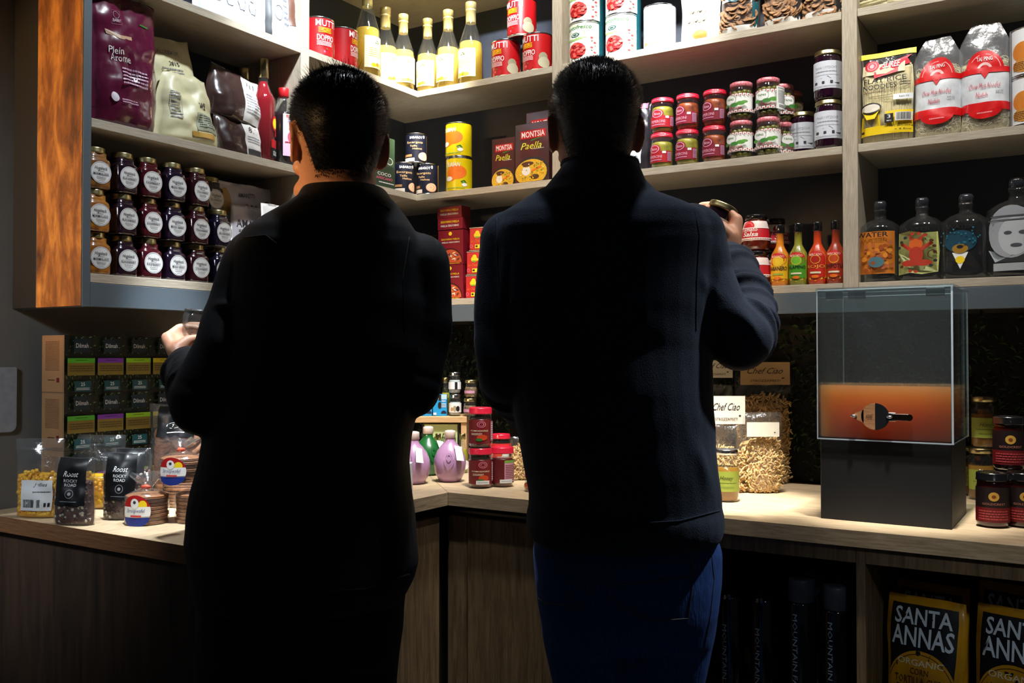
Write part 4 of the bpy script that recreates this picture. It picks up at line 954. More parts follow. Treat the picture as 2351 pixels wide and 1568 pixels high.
# ------------------------------------------------------------------ right unit, lower shelf
SAL = M('salsa', (110, 30, 12), .25, coat=.8, c2=(60, 14, 8), scale=40)
def salsa(label, x, y, z, rz=0):
    r, h = .0385, .096
    t = thing('salsa_jar', label, 'jar', (x, y, z), rz, 'round-bellied tomato salsa jars')
    pr = [(r * .6, .0008), (r * .8, .004), (r * .97, .018), (r, .03), (r * .92, .055), (r * .80, .074), (r * .72, .08), (r * .70, .086)]
    P(t, 'jar', 'sal', lambda m: m.lathe(pr, SAL, 36))
    P(t, 'lid', 'sal', lambda m: m.lathe([(r * .70, .0825), (r * .76, .083), (r * .76, .094), (r * .72, h), (r * .5, h + .0004)], BLKLID, 32))
    mf = mprof(pr, .026, .078)
    els = [('r', -.5, .5, 0, 1, flat((214, 200, 196))), ('r', -.5, .5, .06, .66, flat((176, 16, 30))), ('e', -.06, .74, .16, .26, flat((190, 20, 34))), ('o', -.06, .74, .12, .19, .2, flat((226, 110, 110)), 14, 0, PI), ('t', 'Tomato', -.04, .56, .42, .2, WHITE, 1, .25), ('t', 'Salsa', .0, .32, .36, .24, WHITE, 2, .25), ('r', -.5, .5, .09, .13, WHITE), ('r', -.5, .5, .62, .66, WHITE)] + [('e', -.5 + i * .05, .09, .02, .03, WHITE, 8, 1) for i in range(21)]
    P(t, 'paper_label', 'sal', lambda m: m.draw(els, mf, 26, 8, .0006))
xs_ = RX(1738, 560, .045)
salsa('round-bellied tomato salsa jar, lower of the front pair', xs_ , .045, zC, -4); salsa('round-bellied tomato salsa jar, upper of the front pair', xs_ - .002, .045, zC + .0968, -8)
xs2 = RX(1672, 560, .06)
salsa('tomato salsa jar behind the raised hand, lower one', xs2, .07, zC, 30); salsa('tomato salsa jar behind the raised hand, upper one with black lid', xs2, .07, zC + .0968, 30)
salsa('tomato salsa jar in shade behind the hot sauces, lower one', RX(1778, 560, .14), .14, zC, 30); salsa('tomato salsa jar in shade behind the hot sauces, upper one', RX(1778, 560, .14), .14, zC + .0968, 50)
def hot(label, px, word, c, lc, key, top=(190, 30, 30), mid=None):
    pr = [(.020, 0), (.0225, .003), (.0235, .012), (.0235, .075), (.0215, .086), (.0135, .1), (.0100, .108), (.0092, .14), (.0105, .141), (.0105, .146)]
    L = flat(c); T = flat(top); Md = flat(mid or lc)
    els = [('p', [(-.38, .1), (-.2, .05), (0, .0), (.2, .05), (.38, .1), (.38, .8), (.3, .92), (.14, 1.0), (-.14, 1.0), (-.3, .92), (-.38, .8)], flat((224, 190, 60))), ('r', -.36, .36, .12, .8, L), ('e', 0, .76, .33, .22, T), ('e', 0, .70, .2, .17, Md), ('o', 0, .7, .17, .14, .1, YEL, 14), ('t', 'MERCADO', 0, .86, .44, .08, flat((240, 190, 170)), 1), ('t', word, 0, .46, .66, .14, INK2 if key != 'h3' else flat((220, 150, 60)), 2), ('r', -.18, .18, .24, .3, flat((150, 170, 60)) if key == 'h1' else CREAM), ('e', 0, .14, .12, .05, ORG)]
    def hmap(u, v, o):
        z = .01 + v * .078; r = .0235 if z < .075 else .0235 - (z - .075) * .18
        return ((r + o) * math.sin(u * PI), -(r + o) * math.cos(u * PI), z)
    t = thing('hot_sauce_bottle', label, 'bottle', (RX(px, 600, .04), .04, zC), 0, 'small hot sauce bottles')
    P(t, 'glass_body', key, lambda m: m.lathe(pr, M('sauce_' + key, lc, .3, coat=1, var=.15, scale=30), 28))
    P(t, 'cap', 'hot', lambda m: m.lathe([(.0112, .139), (.0118, .14), (.0118, .16), (.0108, .1625)], BLKLID, 22))
    P(t, 'paper_label', key, lambda m: m.draw(els, hmap, 24, 1, .0006))
hot('hot sauce bottle with yellow habanero label, leftmost of the four', 1791, 'HABANERO', (226, 170, 20), (200, 120, 30), 'h1', mid=(230, 190, 40))
hot('hot sauce bottle with green jalapeno label', 1833, 'JALAPENO', (70, 150, 30), (130, 130, 40), 'h2', mid=(110, 180, 50))
hot('hot sauce bottle with bright red rojo label', 1877, 'ROJO', (190, 34, 20), (190, 60, 20), 'h3', mid=(170, 30, 24))
hot('hot sauce bottle with brick red chipotle label, against the post', 1919, 'CHIPOTLE', (180, 50, 24), (150, 50, 24), 'h4', mid=(190, 70, 30))

DG = film('decorated_glass', (236, 240, 240), .3, .05, .95, 0, .01)
def decor(label, p0, p1, els, key, h=.205, neck=.022, lab=(.016, .125), off=.06):
    x0, x1 = RX(p0, 560, off), RX(p1, 560, off); r = (p1 - p0) / 2 * depth(((x0 + x1) / 2, off, zC)) / FPX
    t = thing('glass_bottle', label, 'bottle', ((x0 + x1) / 2, off, zC), -8, 'large decorated glass bottles')
    pr = [(r * .84, 0), (r * .97, .006), (r, .015), (r, h * .62), (r * .95, h * .68), (r * .6, h * .75), (r * .30, h * .78), (r * .26, h * .83), (r * .30, h * .86), (r * .30, h * .9)]
    P(t, 'glass_body', key, lambda m: (m.lathe(pr, DG, 36, p=2.8)))
    P(t, 'stopper', key, lambda m: m.lathe([(r * .24, h * .88), (r * .32, h * .9), (r * .32, h * .97), (r * .26, h)], M('smoked_stopper', (40, 42, 46), .15, coat=1), 20))
    def mp(u, v, o): 
        a = u * 2.6; ca, sa = abs(math.sin(a)), abs(math.cos(a)); k = (ca ** 2.8 + sa ** 2.8) ** (-1 / 2.8)
        return ((r * k + o) * math.sin(a), -(r * k + o) * math.cos(a), lab[0] + v * (lab[1] - lab[0]))
    P(t, 'printed_decoration', key, lambda m: m.draw(els, mp, 24, 1, .0008))
OR_ = flat((190, 110, 30))
rr = random.Random(6)
e1 = [('r', -.38, .38, .04, 1.0, OR_)] + [('e', rr.uniform(-.34, .34), rr.uniform(.08, .8), rr.uniform(.02, .06), rr.uniform(.02, .08), rr.choice([flat((150, 70, 20)), flat((210, 130, 40)), flat((170, 90, 50))]), 9, 1) for i in range(40)] + [('e', .05, .3, .13, .12, flat((70, 110, 120))), ('e', .0, .28, .05, .04, flat((130, 80, 50))), ('t', 'WATER', -.02, .92, .52, .11, INK2, 2)]
decor('glass bottle with orange print lettered WATER, nearest the post', 1978, 2066, e1, 'd1')
YP = flat((206, 206, 120)); RP = flat((170, 50, 30))
e2 = [('p', [(-.38, .0), (-.1, .03), (.1, -.01), (.36, .04), (.4, .5), (.36, .92), (.1, .9), (-.1, .96), (-.34, .93), (-.4, .5)], YP), ('e', 0, .66, .12, .12, flat((200, 90, 30))), ('p', [(-.1, .74), (-.13, .88), (-.02, .76)], RP), ('p', [(.1, .74), (.13, .88), (.02, .76)], RP), ('e', 0, .42, .12, .18, RP), ('e', -.1, .24, .16, .07, RP), ('e', .1, .24, .16, .07, RP), ('p', [(-.1, .5), (-.28, .66), (-.24, .72), (-.06, .56)], RP), ('p', [(.1, .5), (.28, .66), (.24, .72), (.06, .56)], RP), ('o', .26, .42, .08, .1, .2, BROWN, 14, 0, 5)] + [('e', .33 * math.cos(i * 1.1) * (1 if i % 2 else .9), .47 + .42 * math.sin(i * 1.1), .035, .035, [BROWN, RP, DGREY][i % 3], 8, 1) for i in range(16)] + [('t', 'WATER', 0, .98, .46, .09, INK2, 2)]
decor('glass bottle with a pale yellow printed panel and red figure', 2071, 2166, e2, 'd2')
e3 = [('p', [(-.34, .02), (.34, .02), (.3, .34), (.14, .42), (-.14, .42), (-.3, .34)], flat((14, 16, 22))), ('p', [(-.12, .42), (.12, .42), (.0, .06)], WHITE), ('e', 0, .26, .07, .08, YEL), ('e', 0, .66, .24, .24, flat((14, 60, 78))), ('e', 0, .5, .12, .1, flat((150, 110, 30))), ('e', 0, .54, .05, .04, INK2), ('t', 'WATER', 0, .98, .4, .09, INK2, 2)]
rr = random.Random(6)
e3 += [('e', rr.uniform(-.3, .3), rr.uniform(.5, .95), .014, .02, flat((30, 110, 130)), 6, 1) for i in range(24)]
decor('glass bottle printed with a blue-headed figure in a suit', 2167, 2272, e3, 'd3')
LG = flat((150, 154, 160)); MGc = flat((70, 72, 78))
e4 = [('e', 0, .58, .3, .42, LG), ('e', .04, .5, .2, .3, flat((176, 180, 184))), ('e', -.04, .56, .05, .03, MGc), ('e', .14, .56, .05, .03, MGc), ('e', .06, .36, .07, .03, MGc), ('p', [(-.3, .3), (-.2, .1), (.3, .1), (.2, .26), (0, .2)], LG), ('r', -.26, .3, .82, .84, MGc), ('r', -.3, .3, .76, .775, MGc), ('r', -.22, .22, -.04, .08, flat((160, 164, 168)))]
decor('large glass bottle with a grey drawing of a face, at the right edge', 2275, 2400, e4, 'd4', h=.235, lab=(.02, .165), off=.07)

# ------------------------------------------------------------------ left worktop goods
tg = M('tea_leaf_green', (14, 26, 16), .4, coat=.2)
def teaels(bandc):
    rr = random.Random(3); e = [('r', -.5, .5, 0, 1, tg)]
    G = [flat((96, 128, 66)), flat((62, 96, 44)), flat((130, 150, 96))]
    for i in range(56):
        u, v = rr.uniform(-.46, .46), rr.choice([rr.uniform(.62, .98), rr.uniform(.02, .3)]); a = rr.uniform(0, PI); l = rr.uniform(.03, .06); s, c = math.sin(a) * .6, math.cos(a)
        e.append(('p', [(u - l * c, v - l * s), (u + l * s * .35, v - l * c * .2), (u + l * c, v + l * s), (u - l * s * .35, v + l * c * .2)], rr.choice(G)))
    e += [('r', -.26, .28, .7, .94, flat((12, 34, 44))), ('t', 'Dilmah', .02, .82, .42, .075, WHITE, 0), ('r', -.47, .45, .3, .52, flat((128, 108, 40))), ('r', -.47, .45, .52, .6, flat(bandc)), ('lines', -.2, .2, .555, .575, 1, INK2), ('lines', -.4, .4, .36, .48, 3, flat((84, 66, 30))), ('r', -.24, .32, .02, .2, flat((16, 70, 76))), ('t', '25', .04, .145, .14, .06, WHITE, 1), ('lines', -.18, .26, .04, .09, 2, WHITE)]
    return e
KR = M('kraft_board', (128, 96, 66), .75, var=.06)
bands = [('green', (80, 170, 40)), ('purple', (120, 50, 160)), ('lime', (140, 190, 20)), ('yellow', (206, 190, 20)), ('green', (80, 170, 40))]
side = [('r', -.46, .46, .02, .98, flat((140, 104, 70))), ('lines', -.32, .3, .38, .9, 22, BROWN), ('r', .18, .3, .18, .26, flat((90, 20, 24))), ('lines', -.2, .1, .2, .24, 1, BROWN)]
cols_ = ['first', 'second', 'third', 'fourth', 'fifth']; rown = ['bottom', 'middle', 'top']
for k in range(3):
    for c in range(5):
        y = -1.141 + .0378 + c * .0765
        carton('tea_carton', 'leaf-patterned tea carton with %s band, %s from the left in the %s row' % (bands[c][0], cols_[c], rown[k]), 'carton', (-.178, y + (k % 2) * .0004, zK + k * .1334), 90, .0752, .133, .088, KR, teaels(bands[c][1]), 'tea%d' % (c % 4), 'tea cartons stacked against the left wall', side if c == 0 else None)

GUM = M('yellow_gummies', (240, 190, 10), .4, coat=.4, c2=(220, 140, 5), scale=30)
def zipbag(label, px, py, w_, h_, seed, fill, key, rz=20, d_=.05, lab=True, dep=None):
    g = atZ(px, py, zK)
    t = thing('zip_bag', label, 'bag', (g.x, g.y, zK), rz, 'clear zip bags of yellow sweets')
    rr = random.Random(seed); mf = pouchmap(w_, h_, d_, seed, .004, .1)
    def ct(m):
        fillbag(m, mf, fill * .95, GUM, .006)
        for i in range(220):
            u = rr.uniform(-.43, .43); p = inbag(mf, u, rr.uniform(.06, fill) * (1 - .12 * abs(u + .1)), rr, .005, .009)
            m.ell(p, (.0055, .004, .005), GUM, 6, 4, jit=.15)
    P(t, 'sweets', None, ct, kind='stuff')
    mf = pouchmap(w_, h_, d_, seed, .004, .1)
    cb = P(t, 'clear_bag', None, lambda m: [m.rect(-.5, .5, 0, 1, FILM, lambda u, v, o: mf(u, v, o, sd), 0, 14, 20) for sd in (-1, 1)])
    P(cb, 'zip_strip', None, lambda m: m.draw([('r', -.48, .48, .86, .885, film('zip_film', (235, 240, 245), .5, .2, .8))], mf, 14, 20, .001))
    if lab: P(t, 'paper_label', None, lambda m: m.draw([('r', -.3, .34, .1, .48, flat((206, 208, 210))), ('t', 'Jellies', .1, .42, .3, .06, INK2, 1, .4), ('lines', -.05, .3, .32, .35, 1, DGREY), ('bar', -.24, -.02, .14, .24, DGREY), ('bar', .05, .12, .14, .24, DGREY), ('r', .2, .24, .15, .2, INK2), ('r', .27, .31, .15, .2, INK2)], mf, 14, 20, .0012))
zipbag('clear zip bag of yellow sweets with white label, at the left end of the worktop', 93, 1187, .112, .172, 61, .6, 'z1', rz=26, d_=.045)
zipbag('clear zip bag of pale sweets behind the two black-labelled bags', 208, 1166, .165, .17, 62, .5, 'z2', rz=26, d_=.045, lab=False)
RKY = M('rocky_road', (92, 52, 34), .6, c2=(40, 20, 12), scale=80, bump=1); RKW = M('marshmallow_bits', (190, 180, 160), .7)
BLB = M('black_band', (12, 13, 16), .28, coat=.5)
def rocky(label, px, py, seed, rz, s=1, clip=1):
    g = atZ(px, py, zK); w_, h_, d_ = .088 * s, .136 * s, .044
    t = thing('sweet_bag', label, 'bag', (g.x, g.y, zK), rz, 'bags of rocky road with black labels')
    rr = random.Random(seed); mf = pouchmap(w_, h_, d_, seed, .004, .12)
    def ct(m):
        fillbag(m, mf, .68, RKY, .005)
        for i in range(170):
            p = inbag(mf, rr.uniform(-.43, .43), rr.uniform(.05, .68), rr, .004, .008)
            m.ell(p, (.004, .003, .0035), RKW if rr.random() < .22 else RKY, 6, 4, jit=.3)
    P(t, 'rocky_road', None, ct, kind='stuff')
    mf = pouchmap(w_, h_, d_, seed, .004, .12)
    P(t, 'clear_bag', None, lambda m: [m.rect(-.5, .5, 0, 1, FILM, lambda u, v, o: mf(u, v, o, sd), 0, 14, 20) for sd in (-1, 1)])
    P(t, 'black_label', None, lambda m: m.draw([('r', -.36, .36, .3, .99, BLB), ('t', 'Roost', 0, .76, .36, .08, WHITE, 0, .4), ('t', 'ROCKY', 0, .66, .32, .045, flat((190, 190, 190))), ('t', 'ROAD', 0, .6, .28, .045, flat((190, 190, 190))), ('o', 0, .47, .1, .065, .12, GREY, 14), ('e', 0, .47, .04, .025, GREY), ('lines', -.2, .2, .35, .37, 1, GREY)], mf, 14, 20, .0012))
rocky('bag of rocky road with black label, front one near the worktop end', 171, 1204, 63, 22, 1.03)
rocky('bag of rocky road with black label, behind the wrapped waffle stack', 283, 1192, 64, 28, 1.06)
rocky('bag of rocky road with black label, half hidden behind the second one', 300, 1172, 65, 30, 1.05)
WAF = M('waffle_crust', (170, 112, 62), .65, c2=(120, 70, 34), scale=160, bump=.8)
def waffles(label, px, py, n, seed, z0=0, flagl=True, r=.041, wide=1):
    g = atZ(px, py, zK + z0)
    t = thing('waffle_stack', label, 'waffles', (g.x, g.y, zK + z0), 24, 'wrapped stacks of syrup waffles')
    rr = random.Random(seed); hh = n * .0075
    for i in range(n):
        dx, dy = rr.uniform(-.002, .002), rr.uniform(-.002, .002)
        o = P(t, 'waffle', 'waf', lambda m: m.lathe([(r * .93, .0003), (r, .0016), (r * 1.0, .003), (r * .97, .0037), (r, .0044), (r, .006), (r * .93, .0072)], WAF, 28)); o.location = (dx, dy, .001 + i * .0075)
    def sk(m):
        R = r * 1.05; pr = [(R * .96, .0005), (R * 1.01, hh * .3), (R, hh * .8), (R * .97, hh), (R * .5, hh + .008), (R * .2, hh + .014), (R * .25, hh + .02), (R * .6, hh + .034), (R * .75, hh + .04)]
        k = len(m.v); m.lathe(pr, FILM, 30, cap=(False, False))
        for i in range(k, len(m.v)):
            x, y, z = m.v[i]; q = 1 + (.25 * noise.noise(Vector((x * 60, y * 60, z * 90 + seed))) if z > hh else .03 * noise.noise(Vector((x * 80, y * 80, z * 80)))); m.v[i] = (x * q, y * q, z * (1 + (.12 * noise.noise(Vector((x * 50, y * 50, seed))) if z > hh else 0)))
    wrap = P(t, 'clear_wrap', None, sk)
    P(wrap, 'tie', None, lambda m: m.ell((0, -.004, hh + .016), (.010, .008, .005), flat((220, 80, 50)), 8, 6, jit=.2))
    if flagl:
        mf = lambda u, v, o: ((r * 1.06 + o) * math.sin(u * 1.35 - .0), -(r * 1.06 + o) * math.cos(u * 1.35), -.002 + v * (hh + .006) * 1.0)
        els = [('e', 0, .5, .5, .5, WHITE, 28), ('e', 0, .5, .5, .5, RED, 28, 3, .28, PI - .28), ('e', .24, .68, .14, .16, YEL), ('r', -.46, .46, .34, .64, WHITE), ('e', 0, .3, .46, .3, flat((14, 40, 120)), 28, 3, PI, 2 * PI), ('e', -.02, .74, .14, .16, WHITE), ('e', -.02, .78, .05, .05, DGREY), ('t', 'Stroopwafel', 0, .5, .64, .16, flat((20, 40, 110)), 0, .4), ('r', -.16, .2, .32, .38, flat((200, 60, 60)))]
        P(t, 'flag_label', None, lambda m: m.draw(els, mf, 20, 4, .0006))
waffles('wrapped stack of syrup waffles with round flag label, front right of the left worktop', 337, 1200, 8, 71, r=.043)
waffles('wrapped stack of syrup waffles partly behind the left man\'s hip', 452, 1196, 8, 72, flagl=False, r=.043)
waffles('wrapped stack of syrup waffles, lower one of the pair behind the flag-labelled stack', 420, 1160, 8, 73, flagl=False, r=.043)
waffles('wrapped stack of syrup waffles, upper one with a flag label on its left side', 417, 1106, 7, 74, z0=.083, flagl=True, r=.043)
BIS = M('ginger_biscuit', (160, 106, 66), .75, c2=(118, 72, 40), scale=100, bump=.8)
g = PP(412, 1075, 2.34)
t = thing('biscuit_bag', 'large clear bag of round golden biscuits with a black label, against the left wall', 'bag', (g.x, g.y, zK), 24)
def bz(m):
    rr = random.Random(81)
    for row in range(3):
        for i in range(9):
            X = Matrix.Translation((-.036 + row * .036 + rr.uniform(-.003, .003), -.006 + rr.uniform(-.003, .003), .03 + i * .0165)) @ Euler((.9 + rr.uniform(-.15, .15), rr.uniform(-.3, .3), 0)).to_matrix().to_4x4()
            m.lathe([(.019, -.004), (.024, -.002), (.026, .001), (.023, .005), (.012, .007)], BIS, 16, X=X)
P(t, 'biscuits', None, bz, kind='stuff')
mfb = pouchmap(.155, .235, .125, 82, .006, .1)
P(t, 'clear_bag', None, lambda m: [m.rect(-.5, .5, 0, 1, FILM, lambda u, v, o: mfb(u, v, o, sd), 0, 16, 22) for sd in (-1, 1)])
P(t, 'black_label', None, lambda m: m.draw([('r', -.3, .34, .66, .98, BLB), ('o', .0, .9, .08, .035, .14, WHITE, 14), ('o', .0, .78, .13, .03, .1, WHITE, 14), ('t', 'y', 0, .78, .04, .03, WHITE), ('lines', -.1, .2, .7, .72, 1, WHITE)], mfb, 16, 22, .0016))

# ------------------------------------------------------------------ corner worktop goods
W_RISER = wood('riser_wood', (206, 172, 126), (168, 130, 88), (1.5, 40, 40))
gc = PP(1010, 965, 2.98)
rs = thing('display_riser', 'small wooden display riser in the corner of the worktop', 'stand', (gc.x, gc.y, zK), 32.05)
zR = 1.27 - (957 - 819) / FPX * 2.9
P(rs, 'top_board', None, lambda m: m.box(-.15, .088, -.075, .08, zR - zK - .018, zR - zK, W_RISER, None, .001))
for sx in (-.149, .07): P(rs, 'side_board', None, lambda m: m.box(sx, sx + .017, -.07, .078, 0, zR - zK - .0185, W_RISER, None, .001))
def onriser(px, dep): q = PP(px, 950, dep); return (q.x, q.y, zR)
def oncorner(px, dep): q = PP(px, 1080, dep); return (q.x, q.y, zK)
q = oncorner(1013, 2.945)
carton('olive_oil_carton', 'pale green carton lettered in green script, under the wooden riser', 'carton', q, 32.05, .115, zR - zK - .024, .05, flat((176, 190, 130)),
       [('r', -.5, -.44, 0, 1, INK2), ('r', .45, .5, 0, 1, INK2), ('t', 'prontofresco', 0, .66, .82, .3, flat((30, 60, 24)), 2, .2), ('e', -.1, .25, .1, .15, LGREEN), ('e', .15, .22, .12, .14, flat((110, 140, 60))), ('e', .34, .3, .05, .08, GREEN)], 'ooc')
BB = flat((30, 140, 200), .4, .3)
bl = [('r', -.5, .5, .78, 1, flat((170, 200, 214))), ('r', -.1, .1, .72, 1, INK2), ('e', .0, .5, .14, .16, INK2), ('e', .28, .12, .2, .14, NAVY, 20, 3, 0, PI), ('t', 'SEA', .28, .7, .3, .08, WHITE), ('lines', .1, .45, .4, .6, 3, WHITE), ('r', -.46, -.25, .06, .16, WHITE)]
for px, lb in ((977, 'bright blue carton on the riser, left of the pair'), (1011, 'bright blue carton with black dot on the riser, right of the pair')):
    carton('salt_carton', lb, 'carton', onriser(px, 2.96), 32.05, .043, .067, .04, BB, bl, 'salt', 'blue cartons on the riser')
SPC = M('spice_mix', (70, 50, 36), .6, c2=(140, 110, 80), scale=200); PALE = M('pale_salt', (170, 176, 180), .4)
def sjar(label, px, dep, z, cont, lid, h, r, key, els, rz=32.05): 
    p_ = onriser(px, dep); roundjar('spice_jar', label, 'jar', (p_[0], p_[1], zR + z), rz, r, h, cont, lid, els, key, 'small jars on the riser', glass=True, lidh=h * .18, neck=.88)
wl_ = [('r', -.45, .45, .1, .8, flat((214, 218, 222))), ('r', .02, .16, .1, .8, INK2)]
wl2 = [('r', -.45, .45, .0, .9, flat((224, 224, 220))), ('e', .0, .35, .1, .3, flat((150, 140, 110))), ('e', .16, .35, .1, .28, INK2), ('e', -.15, .3, .06, .2, TAN)]
sjar('small jar with silver lid and white label, lower one right of the blue cartons', 1045, 2.95, 0, PALE, SILV, .068, .019, 's1', wl2)
sjar('small jar with silver lid, upper one right of the blue cartons', 1044, 2.95, .0685, PALE, SILV, .068, .019, 's2', wl_)
sjar('small brown spice jar with cream lid, lower one at the right of the riser', 1079, 2.93, 0, SPC, GOLDLID, .056, .020, 's3', [('r', -.4, .2, .1, .5, LILAC)])
sjar('small brown spice jar with cream lid, upper one at the right of the riser', 1081, 2.95, .0565, SPC, GOLDLID, .056, .019, 's3', [('r', -.4, .2, .1, .5, LILAC)])
OIL = liquid('olive_oil', (200, 190, 40), .5)
po = [(.017, 0), (.018, .004), (.018, .05), (.015, .064), (.0085, .078), (.0075, .1), (.0075, .11)]
co = [(.0082, .1), (.0088, .101), (.0088, .116), (.008, .118)]
for px, lb in ((998, 'small oil bottle with gold cap standing behind the blue cartons, left'), (1023, 'small oil bottle with gold cap standing behind the blue cartons, right')):
    p_ = onriser(px, 3.02); bottle('oil_bottle', lb, 'bottle', (p_[0], p_[1], zR), 32, po, OIL, .07, co, GOLDLID, None, 'oil', 'tiny oil bottles')
for px, lb in ((981, 'tiny oil bottle with gold cap in front of the green carton, leftmost'), (1006, 'tiny oil bottle with gold cap in front of the green carton, middle'), (1062, 'tiny gold-capped oil bottle in front of the green carton, right of the lilac flask')):
    bottle('oil_bottle', lb, 'bottle', oncorner(px, 2.86), 32, po, OIL, .07, co, GOLDLID, [('e', 0, .3, .5, .3, WHITE)], 'oil2', 'tiny oil bottles', lab=(.01, .06))
def flask(label, px, py, c, key, rz, s=1):
    g = atZ(px, py, zK); CM = M('ceramic_' + key, c, .3, coat=.6, var=.06, scale=8)
    t = thing('ceramic_flask', label, 'flask', (g.x, g.y, zK), rz, 'round ceramic oil flasks')
    t.scale = (s, s, s)
    pr = [(.024, 0), (.031, .004), (.042, .025), (.0455, .048), (.044, .066), (.036, .086), (.024, .102), (.0145, .112), (.0135, .122), (.0135, .128)]
    fk = P(t, 'flask', key, lambda m: m.lathe(pr, CM, 36))
    P(t, 'cap', key, lambda m: m.lathe([(.0145, .122), (.0155, .123), (.0155, .138), (.0145, .142), (.008, .144)], M('cream_cap', (214, 196, 186), .35, coat=.4), 22))
    P(fk, 'raised_ornament', key, lambda m: m.draw([('o', 0, .5, .1, .35, .3, CM, 20), ('o', 0, .58, .05, .16, .4, CM, 14), ('t', 'VITA', .1, .6, .12, .1, CM, 1, .3)], mprof(pr, .03, .1), 24, 8, .002))
    P(t, 'paper_tag', key, lambda m: m.add([(.014, -.030, .104), (.034, -.034, .100), (.042, -.044, .062), (.022, -.0475, .064), (.014, -.0295, .104), (.034, -.0335, .100), (.042, -.0435, .062), (.022, -.047, .064)], [(0, 1, 2, 3), (7, 6, 5, 4)], WHITE))
flask('round lilac ceramic flask in front of the riser', 1033, 1105, (170, 130, 168), 'lilac', 32)
flask('round lilac ceramic flask half hidden by the left man', 950, 1110, (170, 130, 168), 'lilac2', 20)
flask('round green ceramic flask standing behind the lilac ones', 983, 1090, (20, 90, 40), 'green', 60)
RSA = M('red_sauce', (120, 26, 16), .3, coat=.8, c2=(80, 14, 12), scale=40)
def sauce(label, px, py, z=0, rz=32, back=False, key='sau'):
    g = atZ(px, py, zK)
    els = [('r', -.42, .42, 0, .95, flat((110, 16, 24))), ('o', .08, .78, .12, .13, .14, flat((210, 130, 150)), 18), ('o', .08, .78, .07, .08, .2, flat((210, 130, 150)), 14), ('t', 'POMODORO', .02, .52, .5, .06, CREAM), ('lines', -.2, .1, .34, .44, 2, CREAM), ('e', .1, .25, .14, .12, flat((190, 60, 20))), ('e', .02, .16, .09, .06, GREEN), ('r', .36, .5, .1, .9, flat((170, 120, 140))), ('lines', .37, .49, .15, .85, 8, WHITE)]
    if back: els = [('r', -.42, .42, 0, .95, flat((90, 12, 18))), ('r', .02, .42, .05, .9, flat((190, 140, 160))), ('r', .02, .42, .82, .92, LGREEN), ('lines', .05, .4, .1, .75, 9, DRED)]
    if key != 'sau3': els += [('r', -.1, .26, .0, .15, flat((214, 214, 214))), ('lines', -.06, .22, .05, .1, 1, GREY)]
    roundjar('sauce_jar', label, 'jar', (g.x, g.y, zK + z), rz, .031, .107, RSA, REDLID, els, key, 'red-lidded sauce jars on the worktop', lidh=.0175, neck=.94, belly=.02)
sauce('red-lidded sauce jar at the bottom of the stack beside the lilac flask', 1103, 1119, key='sau')
sauce('red-lidded sauce jar on top of the stack beside the lilac flask', 1103, 1119, .1075, 24, key='sau3')
sauce('red-lidded sauce jar with its back label showing, right of the stack', 1153, 1116, 0, 40, True, 'saub')
g = atZ(1150, 1098, zK)
roundjar('sauce_jar', 'pink and red labelled jar behind the sauce jars, near the right man', 'jar', (g.x, g.y, zK), 32, .03, .128, RSA, REDLID, [('r', -.45, .45, .3, 1, flat((206, 40, 40))), ('r', -.1, .3, .5, .9, WHITE), ('e', -.05, .7, .1, .16, flat((220, 70, 40)))], 'pj')
PAS = M('dry_pasta', (206, 170, 110), .6, var=.12)
def pasta_piece(m, p, rr, s=1):
    a = rr.uniform(0, 6.28); b = rr.uniform(-1, 1); L = .011 * s; q = []
    for k in range(5):
        t_ = (k - 2) / 2; q.append((p[0] + L * t_ * math.cos(a), p[1] + .004 * math.cos(t_ * 3), max(.003, p[2] + L * t_ * math.sin(a) + .003 * s * math.sin(t_ * 4 + b))))
    m.tube(q, [.0012 * s, .0024 * s, .0028 * s, .0024 * s, .0012 * s], PAS, 5)
def pastabag(label, px, py, w_, h_, fill, seed, d_=.08, card=None, cardc=(226, 222, 206), rz=32, n=420, s=1.15, word='Chef Ciao', dz=0):
    g = atZ(px, py, zK)
    t = thing('pasta_bag', label, 'bag', (g.x, g.y, zK), rz, 'clear bags of dry pasta')
    rr = random.Random(seed); mf = pouchmap(w_ * 1.04, h_, d_ * 1.1, seed, .005, .12)
    def ct(m):
        fillbag(m, mf, fill * .96, M('pasta_core', (170, 134, 80), .7), .009)
        for i in range(n):
            u = rr.uniform(-.44, .44); p = inbag(mf, u, rr.uniform(.03, fill * (1 - .1 * (2 * u) ** 2)), rr, .005, .009)
            pasta_piece(m, p, rr, s)
    P(t, 'pasta', None, ct, kind='stuff')
    mf = pouchmap(w_ * 1.04, h_, d_ * 1.1, seed, .005, .12)
    P(t, 'clear_bag', None, lambda m: [m.rect(-.5, .5, 0, 1, FILM, lambda u, v, o: mf(u, v, o, sd), 0, 14, 20) for sd in (-1, 1)])
    if card:
        u0, u1, z0, z1, yy_ = card
        def cf(m):
            m.box(u0, u1, yy_ - .0012, yy_, z0, z1, flat(cardc), None, 0)
            m.draw([('t', word, 0, .62, .72, .26, INK2, 0, .5), ('o', .36, .3, .03, .03, .9, INK2, 10), ('t', 'STROZZAPRETI' if word == 'Chef Ciao' else '', 0, .18, .6, .1, BROWN)], lambda u, v, o: ((u0 + u1) / 2 + u * (u1 - u0), yy_ - .0012 - o, z0 + v * (z1 - z0)))
        P(t, 'header_card', None, cf)
    return t
pastabag('tall bag of twisted pasta with a kraft header card, rear of the pasta bags', 1752, 1108, .150, .30, .82, 91, card=(-.065, .072, .272, .335, -.012), cardc=(180, 150, 108), n=520, d_=.085)
pastabag('shorter bag of twisted pasta in front of the tall one', 1747, 1128, .104, .205, .68, 92, card=(-.045, .038, .145, .182, -.036), word='', n=380)
